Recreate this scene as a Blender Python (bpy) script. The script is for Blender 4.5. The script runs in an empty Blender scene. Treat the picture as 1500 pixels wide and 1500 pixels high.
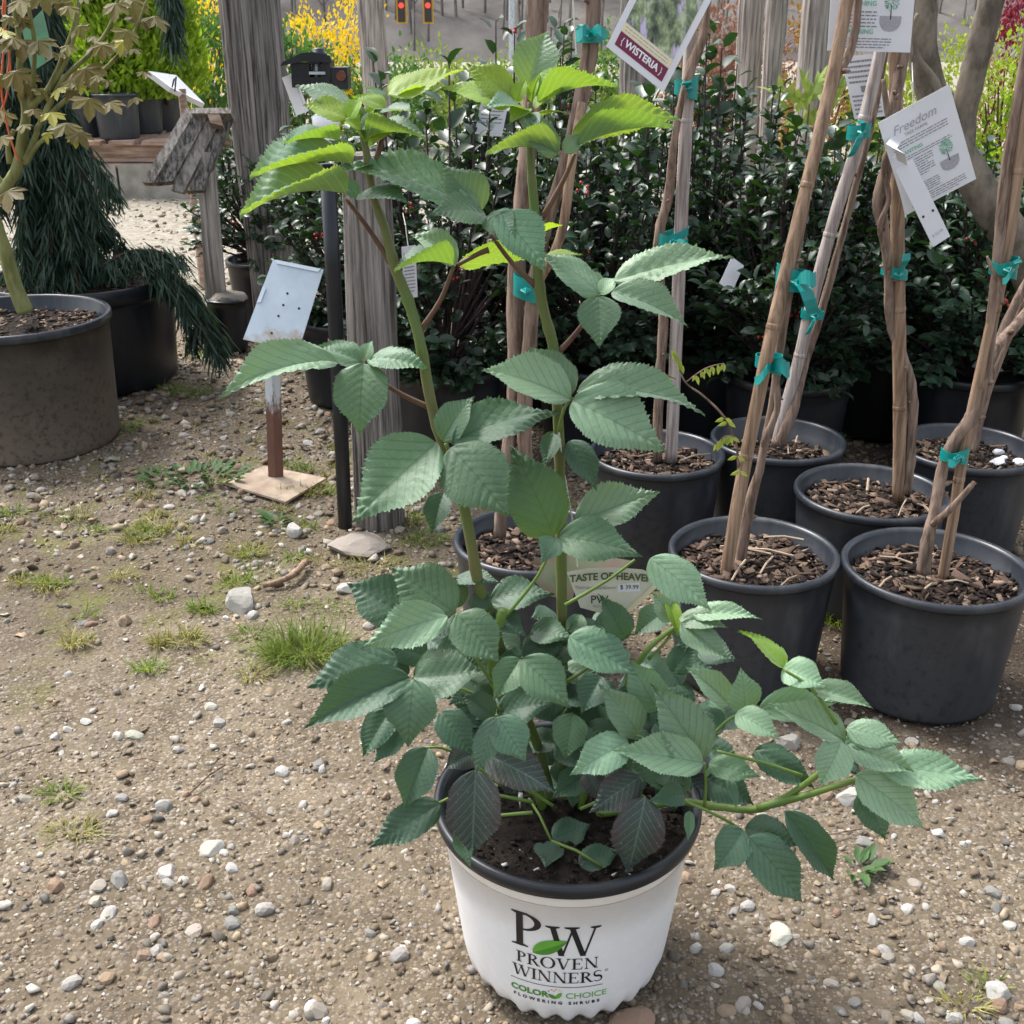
import bpy, math, random
import numpy as np
from mathutils import Vector, Matrix
random.seed(7); rng = np.random.default_rng(7)
scene = bpy.context.scene
COL = scene.collection

# ---------------------------------------------------------------- camera
CAM_H = 0.96; PITCH = math.radians(23.6); F = 1650.0        # F in photograph pixels (1500 wide)
cd = bpy.data.cameras.new('camera'); cam = bpy.data.objects.new('camera', cd); COL.objects.link(cam)
cam.location = (0, 0, CAM_H); cam.rotation_euler = (math.pi/2 - PITCH, 0, 0)
cd.sensor_fit = 'HORIZONTAL'; cd.sensor_width = 36; cd.lens = 36*F/1500
cd.clip_start = .05; cd.clip_end = 800
cd.dof.use_dof = True; cd.dof.focus_distance = 1.15; cd.dof.aperture_fstop = 45.0
scene.camera = cam
# ---------------------------------------------------------------- sky, sun, exposure
SUN_EL, SUN_AZ = math.radians(56), math.radians(-50)       # azimuth from +Y towards +X: the sun stands behind left, high
w = bpy.data.worlds.new('World'); scene.world = w; w.use_nodes = True
nt = w.node_tree; bg = nt.nodes['Background']
sky = nt.nodes.new('ShaderNodeTexSky'); sky.sky_type = 'NISHITA'; sky.sun_disc = False
sky.sun_elevation = SUN_EL; sky.sun_rotation = SUN_AZ; sky.dust_density = 4; sky.air_density = 1.2
hs = nt.nodes.new('ShaderNodeHueSaturation'); hs.inputs['Saturation'].default_value = .44
nt.links.new(sky.outputs[0], hs.inputs['Color']); nt.links.new(hs.outputs[0], bg.inputs[0])
bg.inputs[1].default_value = .13
sl = bpy.data.lights.new('sun', 'SUN'); sl.energy = 1.5; sl.angle = math.radians(15); sl.color = (1, .98, .95)
so = bpy.data.objects.new('sun', sl); COL.objects.link(so)
sd = Vector((math.sin(SUN_AZ)*math.cos(SUN_EL), math.cos(SUN_AZ)*math.cos(SUN_EL), math.sin(SUN_EL)))
so.rotation_euler = sd.to_track_quat('Z', 'Y').to_euler(); so.location = (0, 0, 6)
vs = scene.view_settings; vs.view_transform = 'Standard'; vs.look = 'None'; vs.gamma = 1; vs.exposure = 1.52

# ---------------------------------------------------------------- helpers
CP, SP = math.cos(PITCH), math.sin(PITCH)
def ray(px, py):
    dx = (px-750)/F; dy = (750-py)/F
    return Vector((dx, CP + dy*SP, -SP + dy*CP))
def G(px, py, h=0.0):                   # pixel -> point at height h
    d = ray(px, py); t = (h-CAM_H)/d.z
    return Vector((d.x*t, d.y*t, h))
def AT(px, py, Y):                      # pixel -> point at distance Y
    d = ray(px, py); t = Y/d.y
    return Vector((d.x*t, Y, CAM_H + d.z*t))
def ppm(p):                             # pixels per metre at a point
    return F/(p.y*CP - (p.z-CAM_H)*SP)

def np_mesh(name, V, Fc, smooth=False, col=None):
    """V (n,3), Fc (m,k) uniform faces"""
    V = np.asarray(V, dtype=np.float32); Fc = np.asarray(Fc, dtype=np.int32)
    me = bpy.data.meshes.new(name); n = len(V); m, k = Fc.shape
    me.vertices.add(n); me.vertices.foreach_set('co', V.ravel())
    me.loops.add(m*k); me.loops.foreach_set('vertex_index', Fc.ravel())
    me.polygons.add(m); me.polygons.foreach_set('loop_start', np.arange(0, m*k, k, dtype=np.int32))
    if smooth: me.polygons.foreach_set('use_smooth', np.ones(m, dtype=bool))
    if col is not None:
        a = me.color_attributes.new('col', 'FLOAT_COLOR', 'POINT')
        c = np.ones((n, 4), dtype=np.float32); c[:, :3] = col; a.data.foreach_set('color', c.ravel())
    me.update(calc_edges=True); me.validate()
    return me

class MB:
    def __init__(s): s.v = []; s.f = []
    def add(s, v, f):
        o = len(s.v); s.v += [tuple(x) for x in v]; s.f += [tuple(i+o for i in q) for q in f]; return s
    def box(s, c, sz, M=None):
        c = Vector(c); hx, hy, hz = (a/2 for a in sz); v = []
        for z in (-hz, hz):
            for x, y in ((-hx, -hy), (hx, -hy), (hx, hy), (-hx, hy)):
                p = Vector((x, y, z)); v.append(c + (M @ p if M else p))
        return s.add(v, [(3, 2, 1, 0), (4, 5, 6, 7), (0, 1, 5, 4), (1, 2, 6, 5), (2, 3, 7, 6), (3, 0, 4, 7)])
    def tube(s, pts, rad, n=8, wob=0, flat=1):
        pts = [Vector(p) for p in pts]; m = len(pts)
        if not hasattr(rad, '__len__'): rad = [rad]*m
        v = []; f = []; ref = Vector((.31, -.9, .3)).normalized()
        for i, p in enumerate(pts):
            t = (pts[min(i+1, m-1)] - pts[max(i-1, 0)]).normalized()
            a = t.cross(ref)
            if a.length < .1: a = t.cross(Vector((0, 0, 1)))
            a.normalize(); b = t.cross(a)
            for k in range(n):
                an = 2*math.pi*k/n; r = rad[i]*(1 + wob*random.uniform(-1, 1))
                v.append(p + a*(math.cos(an)*r) + b*(math.sin(an)*r*flat))
        for i in range(m-1):
            for k in range(n):
                k2 = (k+1) % n
                f.append((i*n+k, i*n+k2, (i+1)*n+k2, (i+1)*n+k))
        f.append(tuple(range(n-1, -1, -1))); f.append(tuple((m-1)*n+k for k in range(n)))
        return s.add(v, f)
    def lathe(s, c, prof, n=48, rmod=None, close=False):
        c = Vector(c); v = []; f = []; m = len(prof)
        for r, z in prof:
            for k in range(n):
                a = 2*math.pi*k/n; rr, zz = (rmod(r, z, a) if rmod else (r, z))
                v.append((c.x + rr*math.cos(a), c.y + rr*math.sin(a), c.z + zz))
        for i in range(m-1):
            for k in range(n):
                k2 = (k+1) % n
                f.append((i*n+k, i*n+k2, (i+1)*n+k2, (i+1)*n+k))
        if close: f.append(tuple(range(n-1, -1, -1))); f.append(tuple((m-1)*n+k for k in range(n)))
        return s.add(v, f)
    def mesh(s, name, smooth=False, org=(0, 0, 0)):
        o = Vector(org)
        me = bpy.data.meshes.new(name); me.from_pydata([Vector(p)-o for p in s.v], [], s.f)
        if smooth: me.polygons.foreach_set('use_smooth', [True]*len(me.polygons))
        me.update(); return me

def link(name, data, mat=None, parent=None):
    o = bpy.data.objects.new(name, data); COL.objects.link(o)
    if mat is not None and data is not None:
        if len(data.materials) == 0: data.materials.append(mat)
    if parent is not None: o.parent = parent
    return o
def tag(o, label=None, cat=None, group=None, kind=None):
    if label: o['label'] = label
    if cat: o['category'] = cat
    if group: o['group'] = group
    if kind: o['kind'] = kind
    return o
def thing(name, label, cat, loc=(0, 0, 0), group=None):
    o = bpy.data.objects.new(name, None); COL.objects.link(o); o.location = loc; o.empty_display_size = .05
    return tag(o, label, cat, group)
def wpos(o):
    p = Vector(o.location)
    while o.parent: o = o.parent; p = p + Vector(o.location)
    return p
def part(name, mb, mat, parent, smooth=False):            # mb in world coordinates
    return link(name, mb.mesh(name, smooth, wpos(parent)), mat, parent)
def solo(name, mb, mat, org, label, cat, group=None, smooth=False):   # a thing that is one mesh
    o = link(name, mb.mesh(name, smooth, org), mat); o.location = org
    return tag(o, label, cat, group)
def smooth_path(pts, k=5):
    pts = [Vector(p) for p in pts]; out = []
    for i in range(len(pts)-1):
        p0 = pts[max(i-1, 0)]; p1 = pts[i]; p2 = pts[i+1]; p3 = pts[min(i+2, len(pts)-1)]
        for j in range(k):
            t = j/k
            out.append(.5*((2*p1) + (p2-p0)*t + (2*p0-5*p1+4*p2-p3)*t*t + (3*p1-p0-3*p2+p3)*t**3))
    out.append(pts[-1]); return out
def lerp_list(a, n):
    return [float(x) for x in np.interp(np.linspace(0, len(a)-1, n), range(len(a)), a)]
def basis(d, n):
    """rows of x, y(=d), z(=n) orthonormal arrays"""
    d = d/np.linalg.norm(d, axis=1, keepdims=True)
    n = n - d*(n*d).sum(1, keepdims=True); n = n/(np.linalg.norm(n, axis=1, keepdims=True)+1e-9)
    return np.cross(d, n), d, n
def cloud(tv, tf, P, D, N, S):
    """copies of a template (tv verts, tf faces) at P along D with normal N, size S (m,3)"""
    tv = np.asarray(tv, float); tf = np.asarray(tf); X, Y, Z = basis(D, N)
    V = (P[:, None] + X[:, None]*(tv[None, :, 0:1]*S[:, None, 0:1]) + Y[:, None]*(tv[None, :, 1:2]*S[:, None, 1:2])
         + Z[:, None]*(tv[None, :, 2:3]*S[:, None, 2:3]))
    Fc = tf[None] + (np.arange(len(P))*len(tv))[:, None, None]
    return V.reshape(-1, 3), Fc.reshape(-1, tf.shape[1])
def mat4(p, x, y, z, s):
    return Matrix(((x[0]*s[0], y[0]*s[1], z[0]*s[2], p[0]), (x[1]*s[0], y[1]*s[1], z[1]*s[2], p[1]),
                   (x[2]*s[0], y[2]*s[1], z[2]*s[2], p[2]), (0, 0, 0, 1)))

# ---------------------------------------------------------------- materials
def newmat(name):
    m = bpy.data.materials.new(name); m.use_nodes = True; t = m.node_tree
    return m, t, t.nodes['Principled BSDF'], t.nodes['Material Output']
def nd(t, kind, **kw):
    n = t.nodes.new(kind)
    for k, v in kw.items():
        if k in n.inputs: n.inputs[k].default_value = v
        else: setattr(n, k, v)
    return n
def ramp(t, fac, stops):
    r = t.nodes.new('ShaderNodeValToRGB'); e = r.color_ramp.elements
    while len(e) > 1: e.remove(e[-1])
    for i, (p, c) in enumerate(stops):
        q = e[0] if i == 0 else e.new(p)
        q.position = p; q.color = (c[0], c[1], c[2], 1)
    t.links.new(fac, r.inputs[0]); return r.outputs[0]
def mix(t, fac, a, b, mode='MIX'):
    m = t.nodes.new('ShaderNodeMix'); m.data_type = 'RGBA'; m.blend_type = mode
    for sock, v in ((m.inputs[0], fac), (m.inputs[6], a), (m.inputs[7], b)):
        if hasattr(v, 'is_linked'): t.links.new(v, sock)
        else: sock.default_value = v if not isinstance(v, tuple) else (v[0], v[1], v[2], 1)
    return m.outputs[2]
def mathn(t, op, a, b=None, c=None):
    m = t.nodes.new('ShaderNodeMath'); m.operation = op
    for s, v in zip(m.inputs, (a, b, c)):
        if v is None: continue
        if hasattr(v, 'is_linked'): t.links.new(v, s)
        else: s.default_value = v
    return m.outputs[0]
def coords(t, stretch=(1, 1, 1), kind='Object'):
    tc = t.nodes.new('ShaderNodeTexCoord'); mp = t.nodes.new('ShaderNodeMapping'); mp.inputs['Scale'].default_value = stretch
    t.links.new(tc.outputs[kind], mp.inputs[0]); return mp.outputs[0]
def noise(t, vec, scale, detail=4, rough=.6):
    n = nd(t, 'ShaderNodeTexNoise', Scale=scale, Detail=detail, Roughness=rough); t.links.new(vec, n.inputs['Vector']); return n.outputs['Fac']
def bump(t, bs, h, strength, dist):
    b = nd(t, 'ShaderNodeBump', Strength=strength, Distance=dist); t.links.new(h, b.inputs['Height']); t.links.new(b.outputs[0], bs.inputs['Normal'])
def objvar(t, colr, amount, hue=0.0):
    oi = t.nodes.new('ShaderNodeObjectInfo'); h = t.nodes.new('ShaderNodeHueSaturation')
    mr = nd(t, 'ShaderNodeMapRange'); mr.inputs[3].default_value = 1-amount; mr.inputs[4].default_value = 1+amount
    t.links.new(oi.outputs['Random'], mr.inputs[0]); t.links.new(mr.outputs[0], h.inputs['Value'])
    if hue:
        mh = nd(t, 'ShaderNodeMapRange'); mh.inputs[3].default_value = .5-hue; mh.inputs[4].default_value = .5+hue
        r2 = mathn(t, 'FRACT', mathn(t, 'MULTIPLY', oi.outputs['Random'], 7.31)); t.links.new(r2, mh.inputs[0]); t.links.new(mh.outputs[0], h.inputs['Hue'])
    t.links.new(colr, h.inputs['Color']); return h.outputs[0]
def simple(name, c1, c2=None, scale=20, rough=.6, spec=.4, bmp=0, bscale=None, bdist=.002, stretch=(1, 1, 1), var=0, hue=0, lo=.35, hi=.65, metal=0, attr=False, trans=None):
    m, t, bs, out = newmat(name); c2 = c2 or c1; vec = coords(t, stretch)
    if attr:
        a = nd(t, 'ShaderNodeVertexColor', layer_name='col'); n = noise(t, vec, scale); c = mix(t, 1.0, a.outputs[0], ramp(t, n, [(lo, c1), (hi, c2)]), 'MULTIPLY')
    else: c = ramp(t, noise(t, vec, scale), [(lo, c1), (hi, c2)])
    if var: c = objvar(t, c, var, hue)
    t.links.new(c, bs.inputs['Base Color']); bs.inputs['Roughness'].default_value = rough
    bs.inputs['Specular IOR Level'].default_value = spec; bs.inputs['Metallic'].default_value = metal
    if bmp: bump(t, bs, noise(t, vec, bscale or scale*2, 6, .7), bmp, bdist)
    if trans:
        tr = nd(t, 'ShaderNodeBsdfTranslucent'); tr.inputs[0].default_value = (*trans[0], 1)
        ms = nd(t, 'ShaderNodeMixShader'); ms.inputs[0].default_value = trans[1]
        t.links.new(bs.outputs[0], ms.inputs[1]); t.links.new(tr.outputs[0], ms.inputs[2]); t.links.new(ms.outputs[0], out.inputs[0])
    return m
def wood(name, dark, light, scale=60, stretch=(1, 1, .05), rough=.85, bmp=.6, bdist=.004, var=0):
    m, t, bs, out = newmat(name); vec = coords(t, stretch)
    n1 = noise(t, vec, scale, 6, .65); n2 = noise(t, coords(t, (1, 1, .4)), 6, 3)
    c = ramp(t, n1, [(.38, dark), (.49, tuple((a+b)/2 for a, b in zip(dark, light))), (.62, light)])
    c = mix(t, mathn(t, 'MULTIPLY', ramp(t, n2, [(.45, (0, 0, 0)), (.7, (1, 1, 1))]), .45), c, tuple(x*.5 for x in dark))
    if var: c = objvar(t, c, var)
    t.links.new(c, bs.inputs['Base Color']); bs.inputs['Roughness'].default_value = rough; bs.inputs['Specular IOR Level'].default_value = .2
    bump(t, bs, n1, bmp, bdist); return m
def leafmat(name, top, vein, under, tfac=.35, rough=.45, spec=.5, var=.18, hue=.012, spots=0.0, edge=None):
    m, t, bs, out = newmat(name)
    uv = nd(t, 'ShaderNodeUVMap', uv_map='leaf'); sx = nd(t, 'ShaderNodeSeparateXYZ'); t.links.new(uv.outputs[0], sx.inputs[0])
    av = mathn(t, 'ABSOLUTE', sx.outputs[0]); u0 = sx.outputs[1]
    fr = mathn(t, 'ABSOLUTE', mathn(t, 'SUBTRACT', mathn(t, 'FRACT', mathn(t, 'MULTIPLY', u0, 9.0)), .5))       # .5 at the vein
    lat = mathn(t, 'GREATER_THAN', fr, .44); mid = mathn(t, 'LESS_THAN', av, .035)
    vec = coords(t); n1 = noise(t, vec, 3.5, 5, .6)
    oi = nd(t, 'ShaderNodeObjectInfo')
    c = mix(t, n1, tuple(x*.72 for x in top), tuple(x*1.25 for x in top))
    c = mix(t, mathn(t, 'MULTIPLY', lat, .75), c, vein); c = mix(t, mathn(t, 'MULTIPLY', mid, .55), c, vein)  # lines follow the veins; darker tints paint fold shading into the colour
    if edge:
        e = mathn(t, 'SMOOTH_MIN', mathn(t, 'MULTIPLY', av, av), 1.0, .1); c = mix(t, mathn(t, 'MULTIPLY', e, .75), c, edge)
    if spots:
        sp = noise(t, vec, 28, 2); c = mix(t, mathn(t, 'MULTIPLY', mathn(t, 'GREATER_THAN', sp, .68), spots), c, (.5, .55, .5))
    c = objvar(t, c, var, hue)
    t.links.new(c, bs.inputs['Base Color']); bs.inputs['Roughness'].default_value = rough; bs.inputs['Specular IOR Level'].default_value = spec
    bs.inputs['Sheen Weight'].default_value = .22; bs.inputs['Sheen Roughness'].default_value = .45
    bump(t, bs, noise(t, vec, 22, 3), .25, .002)
    tr = nd(t, 'ShaderNodeBsdfTranslucent'); uc = mix(t, mathn(t, 'MULTIPLY', lat, .35), under, tuple(min(1, x*1.6) for x in under))
    t.links.new(objvar(t, uc, var*.6, hue), tr.inputs[0])
    ms = nd(t, 'ShaderNodeMixShader'); ms.inputs[0].default_value = tfac
    t.links.new(bs.outputs[0], ms.inputs[1]); t.links.new(tr.outputs[0], ms.inputs[2]); t.links.new(ms.outputs[0], out.inputs[0])
    return m
def plastic(name, c, dust, amt=.5, rough=.42, lowdust=0.0, scale=9):
    m, t, bs, out = newmat(name); vec = coords(t); st = coords(t, (1, 1, .35))
    n = noise(t, st, scale, 6, .7); n2 = noise(t, vec, 70, 4, .7); n3 = noise(t, vec, 3, 3)
    k = mathn(t, 'MULTIPLY', ramp(t, n, [(.46, (0, 0, 0)), (.66, (1, 1, 1))]), amt)
    if lowdust:
        sx = nd(t, 'ShaderNodeSeparateXYZ'); t.links.new(vec, sx.inputs[0])
        lw = ramp(t, mathn(t, 'ADD', sx.outputs[2], mathn(t, 'MULTIPLY', mathn(t, 'SUBTRACT', n3, .5), .35)), [(.02, (1, 1, 1)), (.30, (0, 0, 0))])
        k = mathn(t, 'MAXIMUM', k, mathn(t, 'MULTIPLY', mathn(t, 'MULTIPLY', lw, lowdust), ramp(t, n2, [(.25, (0, 0, 0)), (.5, (1, 1, 1))])))
    cc = mix(t, k, c, dust); cc = mix(t, mathn(t, 'MULTIPLY', mathn(t, 'GREATER_THAN', n2, .7), .35), cc, dust)
    t.links.new(cc, bs.inputs['Base Color'])
    rr = mathn(t, 'ADD', mathn(t, 'MULTIPLY', k, .35), rough); t.links.new(rr, bs.inputs['Roughness'])
    bs.inputs['Specular IOR Level'].default_value = .42; bump(t, bs, n3, .15, .006); return m

MAT = {}
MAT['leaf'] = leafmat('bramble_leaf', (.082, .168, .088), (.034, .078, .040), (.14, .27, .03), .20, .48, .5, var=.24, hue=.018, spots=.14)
MAT['pale'] = leafmat('bramble_leaf_pale', (.185, .300, .178), (.09, .17, .09), (.20, .34, .05), .18, .48, .5, var=.24, hue=.018, spots=.28)  # pale leaves, with sky sheen painted into the base colour
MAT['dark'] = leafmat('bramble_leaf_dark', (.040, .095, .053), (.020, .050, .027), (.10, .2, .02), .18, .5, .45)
MAT['blue'] = leafmat('bramble_leaf_young', (.105, .20, .13), (.20, .30, .20), (.24, .37, .02), .40, .45, .5)
MAT['bright'] = leafmat('bramble_leaf_new', (.20, .33, .035), (.09, .16, .02), (.31, .45, .02), .45, .45, .4)
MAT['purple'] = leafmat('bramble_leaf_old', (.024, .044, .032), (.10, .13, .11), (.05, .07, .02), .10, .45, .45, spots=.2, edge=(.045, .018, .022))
MAT['cane'] = simple('bramble_cane', (.085, .145, .030), (.135, .135, .05), 14, .5, .4, var=.1)
MAT['cane_green'] = simple('bramble_stem_green', (.10, .18, .028), (.15, .22, .05), 14, .5, .4)
MAT['petiole'] = simple('bramble_petiole', (.085, .034, .022), (.12, .07, .035), 25, .5, .4)
MAT['white_plastic'] = plastic('white_plastic', (.82, .83, .85), (.62, .59, .54), .2, .36, lowdust=.35)
MAT['band'] = simple('white_band', (.66, .6, .52), (.74, .7, .64), 12, .45)
MAT['black_plastic'] = plastic('black_plastic', (.009, .011, .015), (.05, .05, .05), .3, .33)
MAT['blue_plastic'] = plastic('nursery_plastic', (.011, .0155, .0235), (.090, .092, .094), .55, .30, lowdust=.4)
MAT['dusty_plastic'] = plastic('dusty_plastic', (.009, .010, .011), (.165, .128, .098), .3, .36, lowdust=1.0)
MAT['potting'] = simple('potting_soil', (.006, .0045, .0035), (.028, .020, .015), 90, .95, .2, .8, 160, .006)
MAT['chip'] = simple('bark_chip', (.045, .029, .02), (.17, .112, .08), 40, .85, .25, .3, var=.45, hue=.015)
MAT['chips'] = simple('bark_mulch', (.8, .8, .8), (1.2, 1.2, 1.2), 60, .85, .25, attr=True)
MAT['stone'] = simple('stone', (.22, .20, .18), (.42, .39, .35), 30, .8, .3, .5, 90, .003, var=.5, hue=.02)
MAT['gravel'] = simple('gravel', (.75, .75, .75), (1.15, 1.15, 1.15), 160, .8, .3, attr=True)
MAT['bamboo'] = wood('bamboo_tan', (.15, .095, .062), (.36, .25, .17), 150, (1, 1, .04), .55, .3, .001)
MAT['bamboo_grey'] = wood('bamboo_grey', (.22, .18, .165), (.48, .42, .39), 150, (1, 1, .06), .55, .2, .001)
MAT['vine'] = wood('vine_bark', (.10, .068, .05), (.29, .21, .165), 120, (1, 1, .12), .85, .5, .002)
MAT['post'] = wood('weathered_post', (.055, .048, .043), (.34, .31, .285), 110, (1, 1, .03), .9, 1.0, .008)
MAT['post_pale'] = wood('pale_weathered_wood', (.14, .12, .105), (.48, .43, .385), 90, (1, 1, .04), .9, .6, .004, var=.12)
MAT['pallet'] = wood('pallet_wood', (.22, .14, .10), (.48, .35, .27), 40, (.1, 1, 1), .9, .4, .003, var=.15)
MAT['tie'] = simple('tie_ribbon', (.0, .20, .18), (.0, .30, .27), 30, .35, .5, trans=((.0, .38, .34), .18))
MAT['holly'] = simple('holly_leaf', (.017, .040, .023), (.036, .074, .040), 30, .38, .5, var=.35, hue=.02, trans=((.05, .14, .01), .12))
MAT['holly_twig'] = simple('holly_twig', (.03, .018, .02), (.06, .04, .04), 40, .7)
MAT['berry'] = simple('holly_berry', (.35, .03, .03), (.5, .05, .04), 30, .3, .5)
MAT['card'] = simple('white_card', (.70, .71, .74), (.76, .77, .80), 8, .45, .4, trans=((.7, .7, .75), .12))
MAT['ink'] = simple('black_ink', (.012, .012, .014), None, 8, .5)
MAT['ink_grey'] = simple('grey_ink', (.22, .22, .24), None, 8, .6)
MAT['ink_lgrey'] = simple('light_grey_ink', (.38, .38, .4), (.3, .3, .33), 300, .6)
MAT['ink_green'] = simple('green_ink', (.10, .34, .03), (.16, .42, .05), 8, .5)
MAT['ink_mint'] = simple('mint_ink', (.18, .46, .30), None, 8, .6)
MAT['maroon'] = simple('maroon_ink', (.17, .018, .06), None, 8, .5)
MAT['cream'] = simple('cream_ink', (.70, .64, .42), None, 8, .5)
MAT['cloth_white'] = simple('white_paint', (.72, .73, .75), (.8, .8, .82), 12, .35)
MAT['galv'] = simple('galvanised', (.34, .38, .42), (.52, .56, .60), 12, .38, .5, metal=.55)
MAT['string'] = simple('string', (.6, .58, .52), None, 8, .8)
MAT['concrete'] = simple('concrete', (.22, .20, .17), (.36, .33, .29), 9, .95, .2, .4, 40)
# ================================================================ SETTING
def ground_mat():
    m, t, bs, out = newmat('gravelly_soil'); vec = coords(t)
    big = noise(t, vec, 1.3, 4, .55); mid = noise(t, vec, 9, 5, .6); fine = noise(t, vec, 120, 5, .7)
    soil = mix(t, ramp(t, mid, [(.35, (0, 0, 0)), (.65, (1, 1, 1))]), (.095, .074, .048), (.185, .150, .102))
    v = nd(t, 'ShaderNodeTexVoronoi', Scale=115.0, Randomness=1.0); t.links.new(vec, v.inputs['Vector'])
    vc = nd(t, 'ShaderNodeSeparateColor'); t.links.new(v.outputs['Color'], vc.inputs[0])
    grain = ramp(t, vc.outputs[0], [(0, (.08, .062, .046)), (.3, (.18, .142, .10)), (.55, (.26, .208, .15)), (.75, (.30, .25, .19)), (.9, (.35, .31, .26)), (1, (.12, .11, .105))])
    isg = mathn(t, 'MULTIPLY', mathn(t, 'LESS_THAN', v.outputs['Distance'], .5), mathn(t, 'GREATER_THAN', vc.outputs[1], .3))
    v2 = nd(t, 'ShaderNodeTexVoronoi', Scale=260.0, Randomness=1.0); t.links.new(vec, v2.inputs['Vector']); vc2 = nd(t, 'ShaderNodeSeparateColor'); t.links.new(v2.outputs['Color'], vc2.inputs[0])
    is2 = mathn(t, 'MULTIPLY', mathn(t, 'LESS_THAN', v2.outputs['Distance'], .5), mathn(t, 'GREATER_THAN', vc2.outputs[1], .4))
    soil = mix(t, mathn(t, 'MULTIPLY', is2, .7), soil, ramp(t, vc2.outputs[0], [(0, (.07, .055, .045)), (.5, (.24, .19, .145)), (.85, (.30, .25, .20)), (1, (.38, .34, .29))]))
    c = mix(t, mathn(t, 'MULTIPLY', isg, .7), soil, grain)
    dk = ramp(t, big, [(.42, (0, 0, 0)), (.62, (1, 1, 1))])
    c = mix(t, mathn(t, 'MULTIPLY', dk, .55), c, (.062, .045, .031))
    # damp dark earth beside the right row, moss near the sign, paler gravel farther back
    sx = nd(t, 'ShaderNodeSeparateXYZ'); t.links.new(vec, sx.inputs[0])
    def blob(cx, cy, rx, ry):
        a = mathn(t, 'POWER', mathn(t, 'DIVIDE', mathn(t, 'SUBTRACT', sx.outputs[0], cx), rx), 2.0)
        b = mathn(t, 'POWER', mathn(t, 'DIVIDE', mathn(t, 'SUBTRACT', sx.outputs[1], cy), ry), 2.0)
        d = mathn(t, 'ADD', mathn(t, 'ADD', a, b), mathn(t, 'MULTIPLY', mathn(t, 'SUBTRACT', mid, .5), 2.2))
        return ramp(t, d, [(.35, (1, 1, 1)), (1.3, (0, 0, 0))])
    c = mix(t, mathn(t, 'MULTIPLY', blob(.75, 1.62, .55, .42), .8), c, (.055, .038, .026))
    c = mix(t, mathn(t, 'MULTIPLY', blob(-.35, 1.95, .9, .28), .35), c, (.10, .08, .045))
    moss = mathn(t, 'MULTIPLY', blob(-.5, 2.2, .9, .8), ramp(t, noise(t, vec, 7, 5, .7), [(.54, (0, 0, 0)), (.66, (1, 1, 1))]))
    c = mix(t, mathn(t, 'MULTIPLY', moss, .6), c, (.12, .13, .02))
    far = ramp(t, sx.outputs[1], [(.0, (0, 0, 0)), (1, (1, 1, 1))])
    fm = nd(t, 'ShaderNodeMapRange'); fm.inputs[1].default_value = 3.9; fm.inputs[2].default_value = 4.6; t.links.new(sx.outputs[1], fm.inputs[0])
    c = mix(t, mathn(t, 'MULTIPLY', fm.outputs[0], .75), c, mix(t, ramp(t, noise(t, vec, 22, 6, .75), [(.38, (0, 0, 0)), (.62, (1, 1, 1))]), (.19, .17, .13), (.42, .385, .325)))
    t.links.new(c, bs.inputs['Base Color']); bs.inputs['Roughness'].default_value = .92; bs.inputs['Specular IOR Level'].default_value = .2
    hgt = mathn(t, 'ADD', mathn(t, 'MULTIPLY', fine, .5), mathn(t, 'ADD', mathn(t, 'MULTIPLY', mid, 1.2), mathn(t, 'MULTIPLY', mathn(t, 'SUBTRACT', .5, v.outputs['Distance']), isg)))
    bump(t, bs, hgt, .9, .007); return m
MAT['ground'] = ground_mat()
ys = [-4, 0, .4] + [i*.1 for i in range(5, 46)] + [5, 6, 8, 11, 15, 20, 26, 30, 36, 42, 48, 58, 64, 75, 95, 130, 200, 330]
xs = [-300, -120, -60, -30, -15, -8, -5, -3.5] + [i*.1 for i in range(-26, 27)] + [3.5, 5, 8, 15, 30, 60, 120, 300]
def gz(x, y):
    if y <= 4.4: return .006*math.sin(5*x+1.3*y)*math.sin(4.1*y+.7) - .006
    return float(np.interp(y, [4.4, 30, 36, 44, 58, 130, 330], [0, 0, -1.6, -3.2, -3.2, 24, 60]))
gm = MB(); nx = len(xs)
gm.v = [(x, y, gz(x, y)) for y in ys for x in xs]
gm.f = [(j*nx+i, j*nx+i+1, (j+1)*nx+i+1, (j+1)*nx+i) for j in range(len(ys)-1) for i in range(nx-1)]
ground = link('ground', gm.mesh('ground', True), MAT['ground']); tag(ground, kind='structure')
# grass slope below the yard, road and wooded hill far behind
MAT['asphalt'] = simple('asphalt', (.05, .05, .052), (.07, .07, .07), 3, .9)
MAT['hill'] = simple('hillside', (.115, .105, .098), (.20, .185, .17), .35, .95, .1, stretch=(1, 1, .35))
rd = MB(); rd.add([(-200, 46, -3.18), (200, 46, -3.18), (200, 56, -3.18), (-200, 56, -3.18)], [(0, 1, 2, 3)])
tag(link('road', rd.mesh('road'), MAT['asphalt']), kind='structure')
hl = MB(); hx = list(range(-160, 161, 8)); hy = [58, 66, 76, 90, 110, 140, 190, 260]
hl.v = [(x, y, gz(x, y) + .05 + (1.5*math.sin(x*.11+y*.05)+1.2*math.sin(x*.047-y*.1) + 2.6)*min(1, (y-58)/20)) for y in hy for x in hx]
hl.f = [(j*len(hx)+i, j*len(hx)+i+1, (j+1)*len(hx)+i+1, (j+1)*len(hx)+i) for j in range(len(hy)-1) for i in range(len(hx)-1)]
tag(link('hill', hl.mesh('hill', True), MAT['hill']), kind='structure')
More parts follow.
